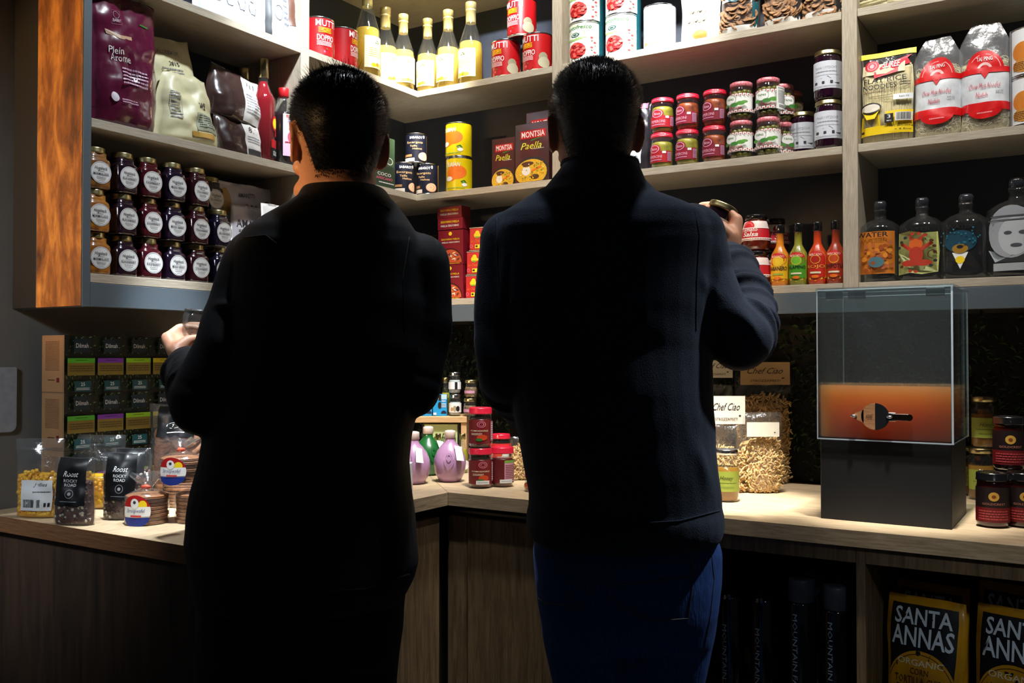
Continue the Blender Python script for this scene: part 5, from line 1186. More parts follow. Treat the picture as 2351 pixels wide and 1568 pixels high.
pastabag('bag of twisted pasta with a bright white header card, beside the right man', 1664, 1128, .10, .18, .62, 93, card=(-.045, .052, .175, .248, -.006), n=360)
pastabag('bag of pasta behind the one with the white card, beside the right man\'s elbow', 1640, 1100, .10, .27, .6, 94, card=(-.05, .052, .29, .345, -.006), n=200)
BRG = M('brown_pasta', (170, 120, 70), .6, var=.2)
g = atZ(1196, 1102, zK)
pastabag('small bag of brown pasta between the sauce jars and the right man', 1200, 1100, .075, .12, .8, 95, n=160, d_=.06)
g = atZ(1221, 1128, zK)
roundjar('relish_jar', 'small orange-red jar at the right man\'s hip', 'jar', (g.x, g.y, zK), 20, .02, .05, M('relish', (190, 70, 20), .3, coat=.8), REDLID, [('r', -.3, .3, .1, .8, flat((200, 80, 40)))], 'rel')
g = atZ(933, 1128, zK)
carton('pack', 'white pack with red and blue emblem, at the left man\'s side', 'carton', (g.x, g.y, zK), 32, .03, .075, .03, flat((220, 224, 236)), [('o', .2, .35, .2, .14, .4, RED, 16, 0, PI), ('o', .2, .33, .2, .14, .4, BLUE, 16, PI, 2 * PI)], 'wpk')
HNY = liquid('pale_honey', (170, 120, 40), .3)
def honey(label, px, py, z=0, key='hny', h=.126):
    g = atZ(px, py, zK); r = .030
    t = thing('honey_jar', label, 'jar', (g.x, g.y, zK + z), 20, 'honey jars with pale green labels')
    pr = [(r * .84, .001), (r * .97, .005), (r, .014), (r, .092), (r * .96, .099), (r * .86, .106), (r * .84, h - .010)]
    P(t, 'glass_jar', key, lambda m: m.lathe(pr, GLASS, 32))
    P(t, 'honey', key, lambda m: m.lathe([(r * .8, .004), (r * .94, .012), (r * .94, .084)], HNY, 28))
    P(t, 'lid', key, lambda m: m.lathe([(r * .9, h - .0125), (r * .93, h - .012), (r * .93, h - .002), (r * .88, h), (r * .6, h + .0003)], SILV if key == 'hny' else GOLDLID, 32))
    P(t, 'paper_label', key, lambda m: m.draw([('r', -.42, .42, .0, .78, flat((142, 156, 60))), ('lines', -.26, .26, .3, .36, 1, flat((60, 80, 30))), ('t', 'Honey', .0, .5, .36, .22, flat((40, 56, 24)), 0, .5), ('lines', -.2, .2, .12, .2, 2, flat((90, 110, 40)))], mcyl(r, .062, .026), 24, 1, .0006))
honey('honey jar with silver lid and green label, right beside the right man\'s hip', 1668, 1150)
honey('honey jar behind the dark red jars, lower one of the stack', 2253, 1146, key='hny2'); honey('honey jar behind the dark red jars, upper one of the stack', 2260, 1146, .1265, key='hny2')
honey('honey jar just behind the right side of the dispenser', 2212, 1135, key='hny2')
CHU = M('dark_chutney', (60, 12, 10), .2, coat=1, c2=(36, 6, 6), scale=30)
def chut(label, px, py, z=0, rz=10):
    g = atZ(px, py, zK)
    roundjar('chutney_jar', label, 'jar', (g.x, g.y, zK + z), rz, .0315, .112, CHU, BLKLID, [('r', -.45, .45, 0, 1.0, flat((24, 10, 12))), ('r', -.45, .45, .0, .42, flat((104, 14, 18))), ('e', .0, .74, .1, .13, flat((196, 150, 60))), ('e', .0, .74, .04, .05, flat((120, 60, 20))), ('t', 'GOLDCREST', 0, .53, .44, .06, flat((170, 110, 90))), ('lines', -.3, .3, .06, .36, 4, flat((180, 70, 70)))], 'chu', 'dark red jars on the right worktop', glass=False, lidh=.017, neck=.92)
chut('dark red jar with black lid, front left of the group at the right edge', 2279, 1208); chut('dark red jar with black lid, front right, cut by the picture edge', 2350, 1208)
chut('dark red jar with black lid, stacked on the front pair at the right edge', 2318, 1200, .1125)

# ------------------------------------------------------------------ honey dispenser
dx0, dx1, dy0, dy1 = 1.362, 1.622, -.336, -.10
dc = ((dx0 + dx1) / 2, (dy0 + dy1) / 2)
dp = thing('honey_dispenser', 'square acrylic honey dispenser on a black base', 'dispenser', (dc[0], dc[1], zK))
hw, hd = (dx1 - dx0) / 2, (dy1 - dy0) / 2
DBK = M('black_base_board', (11, 13, 17), .6, var=.1)
P(dp, 'base_box', None, lambda m: m.box(-hw, hw, -hd, hd, 0, .172, DBK, None, .0015))
zb = .1725; zt = .4925; aw, ad, th = hw + .005, hd + .005, .005
for nm, b in (('front_pane', (-aw, aw, -ad, -ad + th)), ('back_pane', (-aw, aw, ad - th, ad)), ('side_pane', (-aw, -aw + th, -ad + th, ad - th)), ('side_pane', (aw - th, aw, -ad + th, ad - th))):
    P(dp, nm, None, lambda m: m.box(b[0], b[1], b[2], b[3], zb, zt, ACR))
P(dp, 'floor_pane', None, lambda m: m.box(-aw + th, aw - th, -ad + th, ad - th, zb, zb + .004, ACR))
P(dp, 'lid_pane', None, lambda m: m.box(-aw - .002, aw + .002, -ad - .002, ad + .002, zt + .0003, zt + .0055, ACR))
for sx, sy in ((-1, -1), (1, -1), (-1, 1), (1, 1)):
    P(dp, 'corner_edge', None, lambda m: m.box(sx * aw - .0035 if sx > 0 else sx * aw - .0004, sx * aw + .0004 if sx > 0 else sx * aw + .0016, sy * ad - .0005 if sy < 0 else sy * ad - .001, sy * ad + .0014 if sy < 0 else sy * ad + .0005, zb, zt, ACRE))
P(dp, 'rim', None, lambda m: (m.box(-aw, aw, -ad - .0006, -ad + .001, zt, zt + .0022, ACRE), m.box(aw - .001, aw + .0006, -ad, ad, zt, zt + .0022, ACRE), m.box(-aw, aw, ad - .001, ad, zt, zt + .0015, ACRE)))
P(dp, 'base_rim', None, lambda m: (m.box(-aw, aw, -ad - .0006, -ad + .001, zb - .0005, zb + .002, ACRE), m.box(aw - .001, aw + .0006, -ad, ad, zb - .0005, zb + .002, ACRE)))
for x, y in ((-hw + .03, -ad + .012), (-hw + .075, -ad + .02), (hw - .03, -ad + .02)):
    P(dp, 'lid_block', None, lambda m: m.box(x - .018, x + .018, y - .004, y + .004, zt - .019, zt - .0003, film('block_acrylic', (215, 222, 226), .8, .15, .8, 0), None, .0008))
HB = film('dark_honey', (255, 255, 255), .3, .04, 1, 0, 0)
_nt = HB.node_tree; _vs = _nt.nodes.new('ShaderNodeVolumeScatter'); _va = _nt.nodes.new('ShaderNodeVolumeAbsorption'); _ad = _nt.nodes.new('ShaderNodeAddShader')
_vs.inputs['Color'].default_value = (1, 1, 1, 1); _vs.inputs['Density'].default_value = 34; _vs.inputs['Anisotropy'].default_value = .2
_va.inputs['Color'].default_value = (.98, .70, .08, 1); _va.inputs['Density'].default_value = 60
_nt.links.new(_vs.outputs[0], _ad.inputs[0]); _nt.links.new(_va.outputs[0], _ad.inputs[1]); _nt.links.new(_ad.outputs[0], _nt.nodes['Material Output'].inputs['Volume'])
P(dp, 'honey', None, lambda m: m.box(-aw + th + .0005, aw - th - .0005, -ad + th + .0005, ad - th - .0005, zb + .0045, zb + .1165, HB, None, .002))
TANW = wood('tag_wood', (190, 140, 96), (150, 100, 62), (2, 2, 20))
zc = zb + .052; yf = -ad
def disc(m, cx, cz, r0, y0_, y1_, mat, a0=0, a1=2 * PI, n=30):
    vs = [(cx, y0_, cz), (cx, y1_, cz)]; fs = []
    for i in range(n + 1):
        a = a0 + (a1 - a0) * i / n; vs += [(cx + r0 * math.cos(a), y0_, cz + r0 * math.sin(a)), (cx + r0 * math.cos(a), y1_, cz + r0 * math.sin(a))]
    for i in range(n):
        k = 2 + 2 * i; fs += [(0, k, k + 2), (1, k + 3, k + 1), (k, k + 1, k + 3, k + 2)]
    m.add(vs, fs, mat)
    if a1 - a0 < 6: e = 2 + 2 * n; m.add([vs[0], vs[1], vs[3], vs[2], vs[e + 1], vs[e]], [(0, 1, 2, 3), (0, 1, 4, 5)], mat)
STEEL = M('brushed_steel', (150, 150, 150), .25, 1, var=.1, scale=150, stretch=(1, 1, 20))
tg_ = P(dp, 'tag_plate', None, lambda m: (disc(m, -.015, zc, .028, yf - .004, yf - .0005, TANW, PI / 2, PI * 1.5), m.add([(-.038, yf - .004, zc + .014), (-.056, yf - .004, zc + .006), (-.058, yf - .004, zc), (-.056, yf - .004, zc - .006), (-.038, yf - .004, zc - .014), (-.038, yf - .0005, zc + .014), (-.056, yf - .0005, zc + .006), (-.058, yf - .0005, zc), (-.056, yf - .0005, zc - .006), (-.038, yf - .0005, zc - .014)], [(0, 1, 2, 3, 4), (9, 8, 7, 6, 5), (0, 5, 6, 1), (1, 6, 7, 2), (2, 7, 8, 3), (3, 8, 9, 4)], TANW), m.draw([('t', 'HONEY', 0, 0, 1, 1, BROWN)], lambda u, v, o: (-.026 + u * .014, yf - .004 - o, zc + v * .008))), label='wood half of the medallion')
tp_ = P(dp, 'tap_plate', None, lambda m: (disc(m, -.0145, zc, .028, yf - .0045, yf - .0005, STEEL, -PI / 2, PI / 2), m.box(.008, .026, yf - .004, yf - .0005, zc - .009, zc + .009, STEEL, None, .001)))
P(tp_, 'tap_lever', None, lambda m: (m.box(.018, .052, yf - .0055, yf - .002, zc - .007, zc + .007, M('dark_steel', (60, 52, 46), .25, .9), None, .001), disc(m, .052, zc, .007, yf - .0055, yf - .002, M('dark_steel', (60, 52, 46), .25, .9), -PI / 2, PI / 2, 12)))
for x in (-.058, .014): P(tg_ if x < 0 else tp_, 'screw', None, lambda m: m.ell((x, yf - .005, zc), (.007, .005, .0035), SILV, 12, 8))

# ------------------------------------------------------------------ open shelf goods
WBT = M('water_bottle_plastic', (14, 18, 22), .12, coat=1, var=.2); GCAP = M('grey_cap', (72, 78, 88), .4, var=.05)
def wbot(label, px, py, capped, off=-.33, top=None):
    x = RX(px, 1450, off)
    zt_ = atY(px, py, off).z; z0 = .46; h = zt_ - z0; r = .0295
    t = thing('water_bottle', label, 'bottle', (x, off, z0), -14, 'slim dark water bottles')
    pr = [(r * .85, 0), (r, .008), (r, .04), (r * .95, .045), (r, .05), (r, h - .062), (r * .96, h - .055), (r * .92, h - .05)] if capped else [(r * .85, 0), (r, .008), (r, .04), (r * .95, .045), (r, .05), (r, h - .02), (r * .8, h - .006), (r * .5, h)]
    P(t, 'bottle', None, lambda m: m.lathe(pr, WBT, 30))
    if capped: P(t, 'cap', None, lambda m: m.lathe([(r * .92, h - .05), (r * .96, h - .049), (r * .96, h - .004), (r * .9, h), (r * .5, h + .0005)], GCAP, 30))
    def tx(m):
        f = lambda u, v, o: ((r + o) * math.sin(v * .5), -(r + o) * math.cos(v * .5), h - .17 - u * .19)
        m.text('MOUNTAIN FALLS', 0, 0, 1, .72, flat((190, 200, 210)), f, .0006, 0)
    P(t, 'lettering', None, tx)
wbot('dark water bottle with grey cap lettered downwards, third from the left', 1841, 1326, True)
wbot('dark water bottle with grey cap, rightmost beside the wood divider', 1921, 1343, True)
wbot('dark water bottle with grey cap, behind the third one', 1876, 1312, True, -.24); wbot('dark water bottle with grey cap, behind the rightmost one', 1948, 1326, True, -.24)
wbot('capless dark bottle next to the right man\'s pocket', 1680, 1352, False); wbot('capless dark bottle, second from the right man\'s leg', 1755, 1360, False)
CHY = M('chip_bag_yellow', (236, 170, 20), .35, coat=.3, c2=(150, 100, 12), scale=10)
def chips(label, p0, p1, pyt, off, key, seed, rz=-12, dz=0):
    a, b = RX(p0, 1500, off), RX(p1, 1500, off); W = (b - a) * 1.0; zt_ = atY((p0 + p1) / 2, pyt, off).z; h = zt_ - .462 - dz
    els = [('r', -.42, .42, .5, .95, BLACK), ('e', 0, .40, .46, .26, CHY, 40, 14),
           ('t', 'SANTA', 0, .875, .72, .11, flat((222, 234, 240)), 2), ('t', 'ANNAS', 0, .745, .78, .13, flat((222, 234, 240)), 2), ('o', 0, .40, .44, .24, .02, BROWN, 24, .3, PI - .3), ('t', 'ORGANIC', 0, .585, .6, .04, CREAM, 1), ('t', 'CORN', 0, .53, .24, .04, BROWN, 1), ('t', 'TORTILLA CHIPS', 0, .47, .66, .05, BROWN, 1), ('lines', -.3, .3, .42, .44, 1, BROWN)]
    pouch('chip_bag', label, 'bag', ((a + b) / 2, off, .462 + dz), rz, W, h, .08, CHY, els, key, 'yellow and black tortilla chip bags', seed=seed, crump=.0028, rx=-4, topk=.2)
chips('yellow and black tortilla chip bag, front left', 2028, 2215, 1376, -.33, 'ch1', 101); chips('yellow and black tortilla chip bag, front right at the picture edge', 2232, 2440, 1402, -.33, 'ch2', 102)
chips('yellow and black tortilla chip bag, behind the front left one', 2045, 2225, 1342, -.23, 'ch3', 103); chips('yellow and black tortilla chip bag, behind the front right one', 2235, 2425, 1348, -.23, 'ch4', 104)
# ------------------------------------------------------------------ people
from mathutils.bvhtree import BVHTree
def loft(m, secs, mat, p=2.3, n=40):
    vs = []; fs = []
    for c, ax, ay in secs:
        for i in range(n):
            a = 2 * PI * i / n; ca, sa = math.cos(a), math.sin(a)
            k = (abs(ca) ** p + abs(sa) ** p) ** (-1 / p); vs.append(c + ax * ca * k + ay * sa * k)
    for j in range(len(secs) - 1):
        for i in range(n):
            i2 = (i + 1) % n; fs.append((j * n + i, j * n + i2, j * n + n + i2, j * n + n + i))
    fs += [tuple(reversed(range(n))), tuple(range((len(secs) - 1) * n, len(secs) * n))]
    m.add(vs, fs, mat, True)
def capsule(m, pts, mat, n=18):
    """round-ended tapered chain: pts = (Vector, radius)"""
    dense = []
    for (a, ra), (b, rb) in zip(pts, pts[1:]):
        for k in range(6): t = k / 6; dense.append((a.lerp(b, t), ra + (rb - ra) * t))
    dense.append(pts[-1])
    m.tube([q for q, r in dense], [r for q, r in dense], mat, n)
    for q, r in pts: m.ell(q, (r, r, r), mat, n, 12)
def remesh(m, vox, iters, name, parent, mat, folds=(), micro=0):
    me = m.mesh(name + '_raw'); ob = bpy.data.objects.new('raw', me); COL.objects.link(ob)
    md = ob.modifiers.new('r', 'REMESH'); md.mode = 'VOXEL'; md.voxel_size = vox; md.use_smooth_shade = True
    sm = ob.modifiers.new('s', 'SMOOTH'); sm.factor = .6; sm.iterations = iters
    dg = bpy.context.evaluated_depsgraph_get()
    out = bpy.data.meshes.new_from_object(ob.evaluated_get(dg)); bpy.data.objects.remove(ob); bpy.data.meshes.remove(me)
    out.name = name; out.materials.clear(); out.materials.append(mat)
    out.polygons.foreach_set('material_index', [0] * len(out.polygons)); out.polygons.foreach_set('use_smooth', [True] * len(out.polygons))
    N = len(out.vertices); co = np.empty(N * 3, 'f'); no = np.empty(N * 3, 'f')
    out.vertices.foreach_get('co', co); out.vertices.foreach_get('normal', no); co = co.reshape(-1, 3); no = no.reshape(-1, 3)
    dis = np.zeros(N, 'f')
    for A, B, wd, h in folds:
        A = np.array(A); B = np.array(B); ab = B - A; t = np.clip(((co - A) @ ab) / (ab @ ab), 0, 1); dd = np.linalg.norm(co - (A + t[:, None] * ab), axis=1)
        dis += h * np.exp(-(dd / wd) ** 2) * (.35 + .65 * np.sin(np.pi * np.clip(t, .02, .98)))
    if micro:
        dis += micro * (np.sin(co[:, 0] * 37 + 3 * np.sin(co[:, 2] * 19)) * np.sin(co[:, 2] * 23 + co[:, 1] * 31 + 2 * np.sin(co[:, 0] * 17)))
    co = co + no * dis[:, None]; out.vertices.foreach_set('co', co.astype('f').ravel()); out.update()
    o = bpy.data.objects.new(name, out); COL.objects.link(o)
    if parent: o.parent = parent
    return o
def bvh_of(o): return BVHTree.FromPolygons([v.co.copy() for v in o.data.vertices], [tuple(p.vertices) for p in o.data.polygons])
def onsurf(b, px, py, off=.0008):
    d = ray(px, py); h = b.ray_cast(CAMLOC, d)
    return None if h[0] is None else h[0] - d * off
def seam(m, b, pts, r, mat, off=.0004, step=8):
    cur = []
    for (x0, y0), (x1, y1) in zip(pts, pts[1:]):
        n = max(1, int(math.hypot(x1 - x0, y1 - y0) / step))
        for k in range(n + 1):
            q = onsurf(b, x0 + (x1 - x0) * k / n, y0 + (y1 - y0) * k / n, off)
            if q is None or (cur and (q - cur[-1]).length > .05):
                if len(cur) > 1: m.tube(cur, r, mat, 5)
                cur = [q] if q is not None else []
            elif not cur or (q - cur[-1]).length > .0005: cur.append(q)
    if len(cur) > 1: m.tube(cur, r, mat, 5)

HEAD = [(-.002, .012, .075, .0), (.0, .026, .086, .02), (.018, .042, .092, .03), (.045, .057, .092, .055), (.075, .065, .09, .08), (.105, .071, .089, .094), (.135, .0755, .092, .101), (.162, .0765, .09, .101), (.188, .071, .08, .093), (.208, .059, .063, .077), (.224, .040, .040, .054), (.233, .018, .016, .026), (.235, .004, .004, .006)]
def hinterp(z):
    for a, b in zip(HEAD, HEAD[1:]):
        if a[0] <= z <= b[0]:
            t = (z - a[0]) / (b[0] - a[0]); return [a[k] + (b[k] - a[k]) * t for k in (1, 2, 3)]
    return HEAD[-1][1:]
def hpoint(th, z, g=0):
    hwd, yf, yb = hinterp(z); c = (yf - yb) / 2; ry = (yf + yb) / 2
    return Vector(((hwd + g) * math.cos(th), c + (ry + g) * math.sin(th), z + (g if z > .2 else 0)))
def headshape(m, X, mat):
    vs = []; n = 40; fs = []
    for z, hwd, yf, yb in HEAD:
        for i in range(n): vs.append(X @ hpoint(2 * PI * i / n, z))
    for j in range(len(HEAD) - 1):
        for i in range(n): i2 = (i + 1) % n; fs.append((j * n + i, j * n + i2, j * n + n + i2, j * n + n + i))
    fs += [tuple(reversed(range(n))), tuple(range((len(HEAD) - 1) * n, len(HEAD) * n))]
    m.add(vs, fs, mat)
    E = lambda c, r: m.ell(c, r, mat, 14, 10, X)
    for s in (-1, 1):
        # ear: rim, plate, lobe
        q = []
        for k in range(11):
            a = -1.9 + k * .46; q.append(X @ Vector((s * (.079 + .006 * math.sin(k / 10 * PI)), -.012 - .016 * math.cos(a) * .9 + .004, .112 + .030 * math.sin(a))))
        m.tube(q, .0044, mat, 8)
        E((s * .077, -.008, .112), (.006, .015, .027)); E((s * .078, -.002, .084), (.006, .008, .009))
        E((s * .033, .083, .122), (.022, .012, .007)); E((s * .04, .076, .085), (.022, .014, .018))
        E((s * .009, .098, .083), (.007, .008, .006)); E((s * .045, .05, .04), (.02, .03, .02))
        E((s * .031, .0855, .108), (.013, .006, .0045))
    E((0, .097, .10), (.0085, .012, .024)); E((0, .104, .087), (.010, .012, .009))
    E((0, .0935, .058), (.023, .007, .0045)); E((0, .092, .050), (.019, .008, .0055)); E((0, .083, .018), (.02, .014, .014))
def hand(m, mat, wrist, D, N, S, L=.185, grip=.9, thumb=.5):
    """wrist point, D towards the knuckles, N out of the palm, S towards the thumb; fingers close towards N"""
    D, N, S = D.normalized(), N.normalized(), S.normalized(); k = L / .185
    Q = lambda d, s, n: wrist + (D * d + S * s + N * n) * k
    for i, (s0, s1, r) in enumerate([(.016, .030, .0125), (.006, .010, .0125), (-.005, -.010, .012), (-.015, -.029, .011)]):
        capsule(m, [(Q(-.01, s0 * .8, 0), .015 * k), (Q(.045, (s0 + s1) / 2, 0), .0145 * k), (Q(.088 - abs(i - 1) * .004, s1, 0), r * k)], mat, 12)
        Ls = [(.043, .026, .021), (.047, .029, .022), (.043, .027, .021), (.034, .021, .019)][i]
        p = Q(.088 - abs(i - 1) * .004, s1, 0); ch = [(p, .0105 * k)]; ang = 0
        for l, da, rr_ in zip(Ls, (grip * .85, grip * 1.1, grip * .7), (.0092, .0084, .0072)):
            ang += da; p = p + (D * math.cos(ang) + N * math.sin(ang) - S * .03) * l * k; ch.append((p, rr_ * k))
        capsule(m, ch, mat, 12)
    t0 = Q(.012, .024, .006); t1 = Q(.044, .042, .016); t2 = t1 + (D * .75 + S * .1 + N * thumb).normalized() * .034 * k; t3 = t2 + (D * .55 - S * .15 + N * (thumb + .5)).normalized() * .028 * k
    capsule(m, [(t0, .0165 * k), (t1, .0135 * k), (t2, .0115 * k), (t3, .0088 * k)], mat, 12)
def hair(root, X, key, mat, L, seed, n=9000, spike=0, nape=.045):
    rr = random.Random(seed)
    def zmin(th):
        f = math.sin(th)   # 1 = front
        if f > .25: return .115 + (.085) * min(1, (f - .25) / .45)
        if f > -.3: return .128 - .0 * f
        return .128 + (nape - .128) * min(1, (-f - .3) / .32)
    m = MB(); NU, NV = 56, 22; vs = []; fs = []
    for j in range(NV + 1):
        for i in range(NU):
            th = 2 * PI * i / NU; z0 = zmin(th); z = z0 + (.2349 - z0) * (j / NV) ** .8
            g = (.0008 if j == 0 else .0015 + .42 * L * (.35 if abs(math.sin(th)) < .35 and z < .15 else 1) * min(1, j / 7) * (.75 + .5 * noise.noise(Vector((th * 3, z * 40, seed)))) * (.6 if z < .09 else 1))
            vs.append(X @ hpoint(th, z, g))
    for j in range(NV):
        for i in range(NU): i2 = (i + 1) % NU; fs.append((j * NU + i, j * NU + i2, j * NU + NU + i2, j * NU + NU + i))
    fs.append(tuple(range(NV * NU, NV * NU + NU)))
    m.add(vs, fs, mat, True)
    R3 = X.to_3x3()
    for i in range(n):
        th = rr.uniform(0, 2 * PI); z0 = zmin(th) - rr.uniform(0, .012) ** 1; z = z0 + (.234 - z0) * (1 - rr.random() ** 1.35 if rr.random() < .5 else rr.random())
        b = hpoint(th, z, .001); nr = (b - Vector((0, -.005, .12))).normalized(); cr = (hpoint(th + .05, z) - hpoint(th - .05, z)).normalized()
        low = max(0, min(1, (z - zmin(th)) / .06)); l = L * (.35 + .65 * low) * rr.uniform(.8, 1.25)
        d = (nr * 1.0 + Vector((0, -.25, -.55 * (1 - low) - .15)) + Vector((rr.gauss(0, .22), rr.gauss(0, .22), rr.gauss(0, .2)))).normalized()
        if spike and z > .205 and b.y > -.06 and rr.random() < .03: l *= 2.0; d = (nr + Vector((rr.gauss(-.2, .3), 0, .5))).normalized()
        p0 = b; p1 = b + d * l * .55; p2 = b + (d + Vector((0, 0, -.12)) + cr * rr.gauss(0, .12)).normalized() * l
        wv = cr * .0007
        m.add([X @ (p0 - wv), X @ (p0 + wv), X @ (p1 + wv * .8), X @ (p1 - wv * .8), X @ p2], [(0, 1, 2, 3), (3, 2, 4)], mat, False)
    o = bpy.data.objects.new('hair', m.mesh('hair')); COL.objects.link(o); o.parent = root
    return o
def shoes(root, c, mat):
    for s in (-1, 1):
        def f(m):
            b = c + RGT * .105 * s; secs = []
            for d, hw_, h_ in ((-.075, .02, .03), (-.07, .032, .05), (-.03, .036, .08), (.03, .038, .075), (.09, .045, .055), (.15, .043, .04), (.185, .03, .025), (.195, .012, .012)):
                secs.append((Vector((b.x, b.y, h_ / 2 + .003)) + FWD * d, RGT * hw_, Vector((0, 0, h_ / 2))))
            loft(m, secs, mat, 2.8, 24)
        P(root, 'shoe', None, f)
SKIN = M('skin', (206, 150, 120), .5, var=.06, scale=60, bump=.15, sss=.25, sssr=(.012, .005, .003))
HAIRM = M('black_hair', (22, 20, 20), .38, var=.3, scale=300, spec=.6); HAIRM2 = M('greying_hair', (84, 80, 78), .4, var=.4, scale=300, spec=.7)
SOFT = M('black_softshell', (20, 22, 27), .75, var=.15, scale=160, bump=.1, sheen=.03)
FLEECE = M('navy_fleece', (48, 56, 72), .95, var=.3, scale=420, bump=.4, sheen=.08)
JEAN = M('blue_jeans', (44, 84, 156), .85, var=.25, scale=240, bump=.5, stretch=(1, 1, .25)); TROU = M('navy_trousers', (20, 22, 34), .85, var=.15, scale=200, bump=.2)
STITCH = flat((120, 110, 100), .8)
def sec(y, xl, xr, rf, d): return (PP((xl + xr) / 2, y, d), RGT * ((xr - xl) / 2 * d / FPX), FWD * rf)
def shrink(secs, k): return [(c, a * (1 - k / max(.02, a.length)), b * (1 - k / max(.02, b.length))) for c, a, b in secs]
def PR_(px, py, d, r): return (PP(px, py, d), r)

def gathers(m, chain, i0, i1, n, mat, amp=.011, seed=1):
    """bunched cloth: fat tilted rings round a sleeve"""
    rr = random.Random(seed); pts = chain[i0:i1 + 1]
    for k in range(n):
        t = (k + .5) / n * (len(pts) - 1); i = min(int(t), len(pts) - 2); f = t - i
        c = pts[i][0].lerp(pts[i + 1][0], f); r = pts[i][1] + (pts[i + 1][1] - pts[i][1]) * f; d = (pts[i + 1][0] - pts[i][0]).normalized()
        d = (d + Vector((rr.gauss(0, .22), rr.gauss(0, .22), rr.gauss(0, .22)))).normalized(); a = d.cross(FWD).normalized(); b = d.cross(a).normalized()
        ph = rr.uniform(0, 6.28)
        q = [c + (a * math.cos(2 * PI * j / 24) + b * math.sin(2 * PI * j / 24)) * (r + .001 + .003 * math.sin(2 * PI * j / 12 + ph)) for j in range(25)]
        m.tube(q, [amp * (.75 + .35 * math.sin(2 * PI * j / 24 + ph)) for j in range(25)], mat, 8)

def build_person(name_label, headc, d, yaw, tors, armL, armR, legs, hip, hands, collar, mats, hairkw, folds, neckr, neckpts, micro=.0012, gat=(), headscale=1.0, pitchd=0):
    jm, tm, hm = mats
    X = Matrix.Translation(headc) @ Euler((math.radians(pitchd), 0, math.radians(32.05 + yaw))).to_matrix().to_4x4() @ Matrix.Scale(headscale, 4)
    bm = MB(); headshape(bm, X, SKIN)
    capsule(bm, neckpts, SKIN, 24)
    ts = [sec(*q) for q in tors]
    loft(bm, shrink(ts[3:], .022), SKIN)
    for arm in (armL, armR): capsule(bm, [(q, r * .62) for q, r in arm], SKIN, 14)
    for hk in hands: hand(bm, SKIN, **hk)
    for lg in legs: capsule(bm, [(q, r * .78) for q, r in lg], SKIN, 16)
    body = remesh(bm, .0042, 5, 'person', None, SKIN)
    body['label'] = name_label; body['category'] = 'person'
    P(body, 'eye', None, lambda m: m.ell((-.031, .079, .110), (.012, .012, .012), flat((220, 216, 210), .2), 14, 10, X)); P(body, 'eye', None, lambda m: m.ell((.031, .079, .110), (.012, .012, .012), flat((220, 216, 210), .2), 14, 10, X))
    jb = MB(); loft(jb, ts, jm)
    for arm in (armL, armR): capsule(jb, arm, jm, 22)
    for g_ in gat: gathers(jb, g_[0], g_[1], g_[2], g_[3], jm, g_[4], g_[5])
    loft(jb, [sec(*q) for q in collar], jm, 2.2, 32)
    jk = remesh(jb, .0048, 4, 'jacket', body, jm, folds, micro)
    tb = MB(); loft(tb, [sec(*q) for q in hip], tm, 2.4)
    for lg in legs: capsule(tb, lg, tm, 24)
    tr = remesh(tb, .0075, 4, 'trousers', body, tm, (), .001)
    hair(body, X, name_label, hm, **hairkw)
    return body, jk, tr, X

# man on the left: black softshell jacket, head turned left
d1 = 1.6
yaw1 = 26
tors1 = [(447, 700, 888, .075, 1.6), (470, 668, 912, .09, 1.6), (500, 610, 935, .10, 1.6), (530, 566, 955, .115, 1.6), (565, 548, 972, .125, 1.6), (620, 540, 985, .13, 1.6), (700, 532, 992, .135, 1.59), (800, 522, 985, .14, 1.58), (900, 500, 972, .145, 1.58), (1000, 478, 944, .15, 1.58),
         (1060, 466, 938, .152, 1.58), (1120, 450, 944, .155, 1.58), (1180, 440, 950, .155, 1.58), (1240, 437, 955, .155, 1.58), (1290, 447, 958, .155, 1.58), (1330, 452, 948, .153, 1.58), (1370, 458, 928, .15, 1.58)]
armL1 = [PR_(596, 604, 1.60, .060), PR_(566, 700, 1.58, .062), PR_(530, 810, 1.54, .060), PR_(470, 922, 1.52, .056), PR_(447, 880, 1.63, .048), PR_(432, 842, 1.74, .040)]
armR1 = [PR_(955, 612, 1.60, .058), PR_(968, 740, 1.59, .0535), PR_(942, 890, 1.56, .050), PR_(900, 905, 1.68, .046), PR_(840, 880, 1.85, .04)]
legs1 = [[PR_(590, 1330, 1.6, .098), (PP(575, 1560, 1.6), .092), (Vector((*PP(580, 1560, 1.6).xy, .42)), .068), (Vector((*PP(580, 1560, 1.6).xy, .08)), .056)],
         [PR_(800, 1330, 1.6, .098), (PP(795, 1560, 1.6), .086), (Vector((*PP(795, 1560, 1.6).xy, .42)), .068), (Vector((*PP(795, 1560, 1.6).xy, .08)), .056)]]
hip1 = [(1270, 480, 925, .13, 1.6), (1360, 468, 925, .135, 1.6), (1430, 464, 925, .13, 1.6), (1500, 466, 915, .12, 1.6)]
w1 = PP(432, 838, 1.77); f1 = PP(414, 775, 1.83)
hands1 = [dict(wrist=w1, D=(PP(412, 772, 1.83) - w1), N=(RGT * .95 + FWD * .3), S=(-FWD * .85 - RGT * .5), grip=.8, thumb=.75),
          dict(wrist=PP(838, 880, 1.87), D=FWD - RGT * .5, N=Vector((0, 0, -1)), S=-RGT, grip=.6)]
coll1 = [(432, 700, 880, .074, 1.615), (445, 690, 893, .08, 1.61), (470, 682, 902, .086, 1.605), (505, 660, 915, .09, 1.6)]
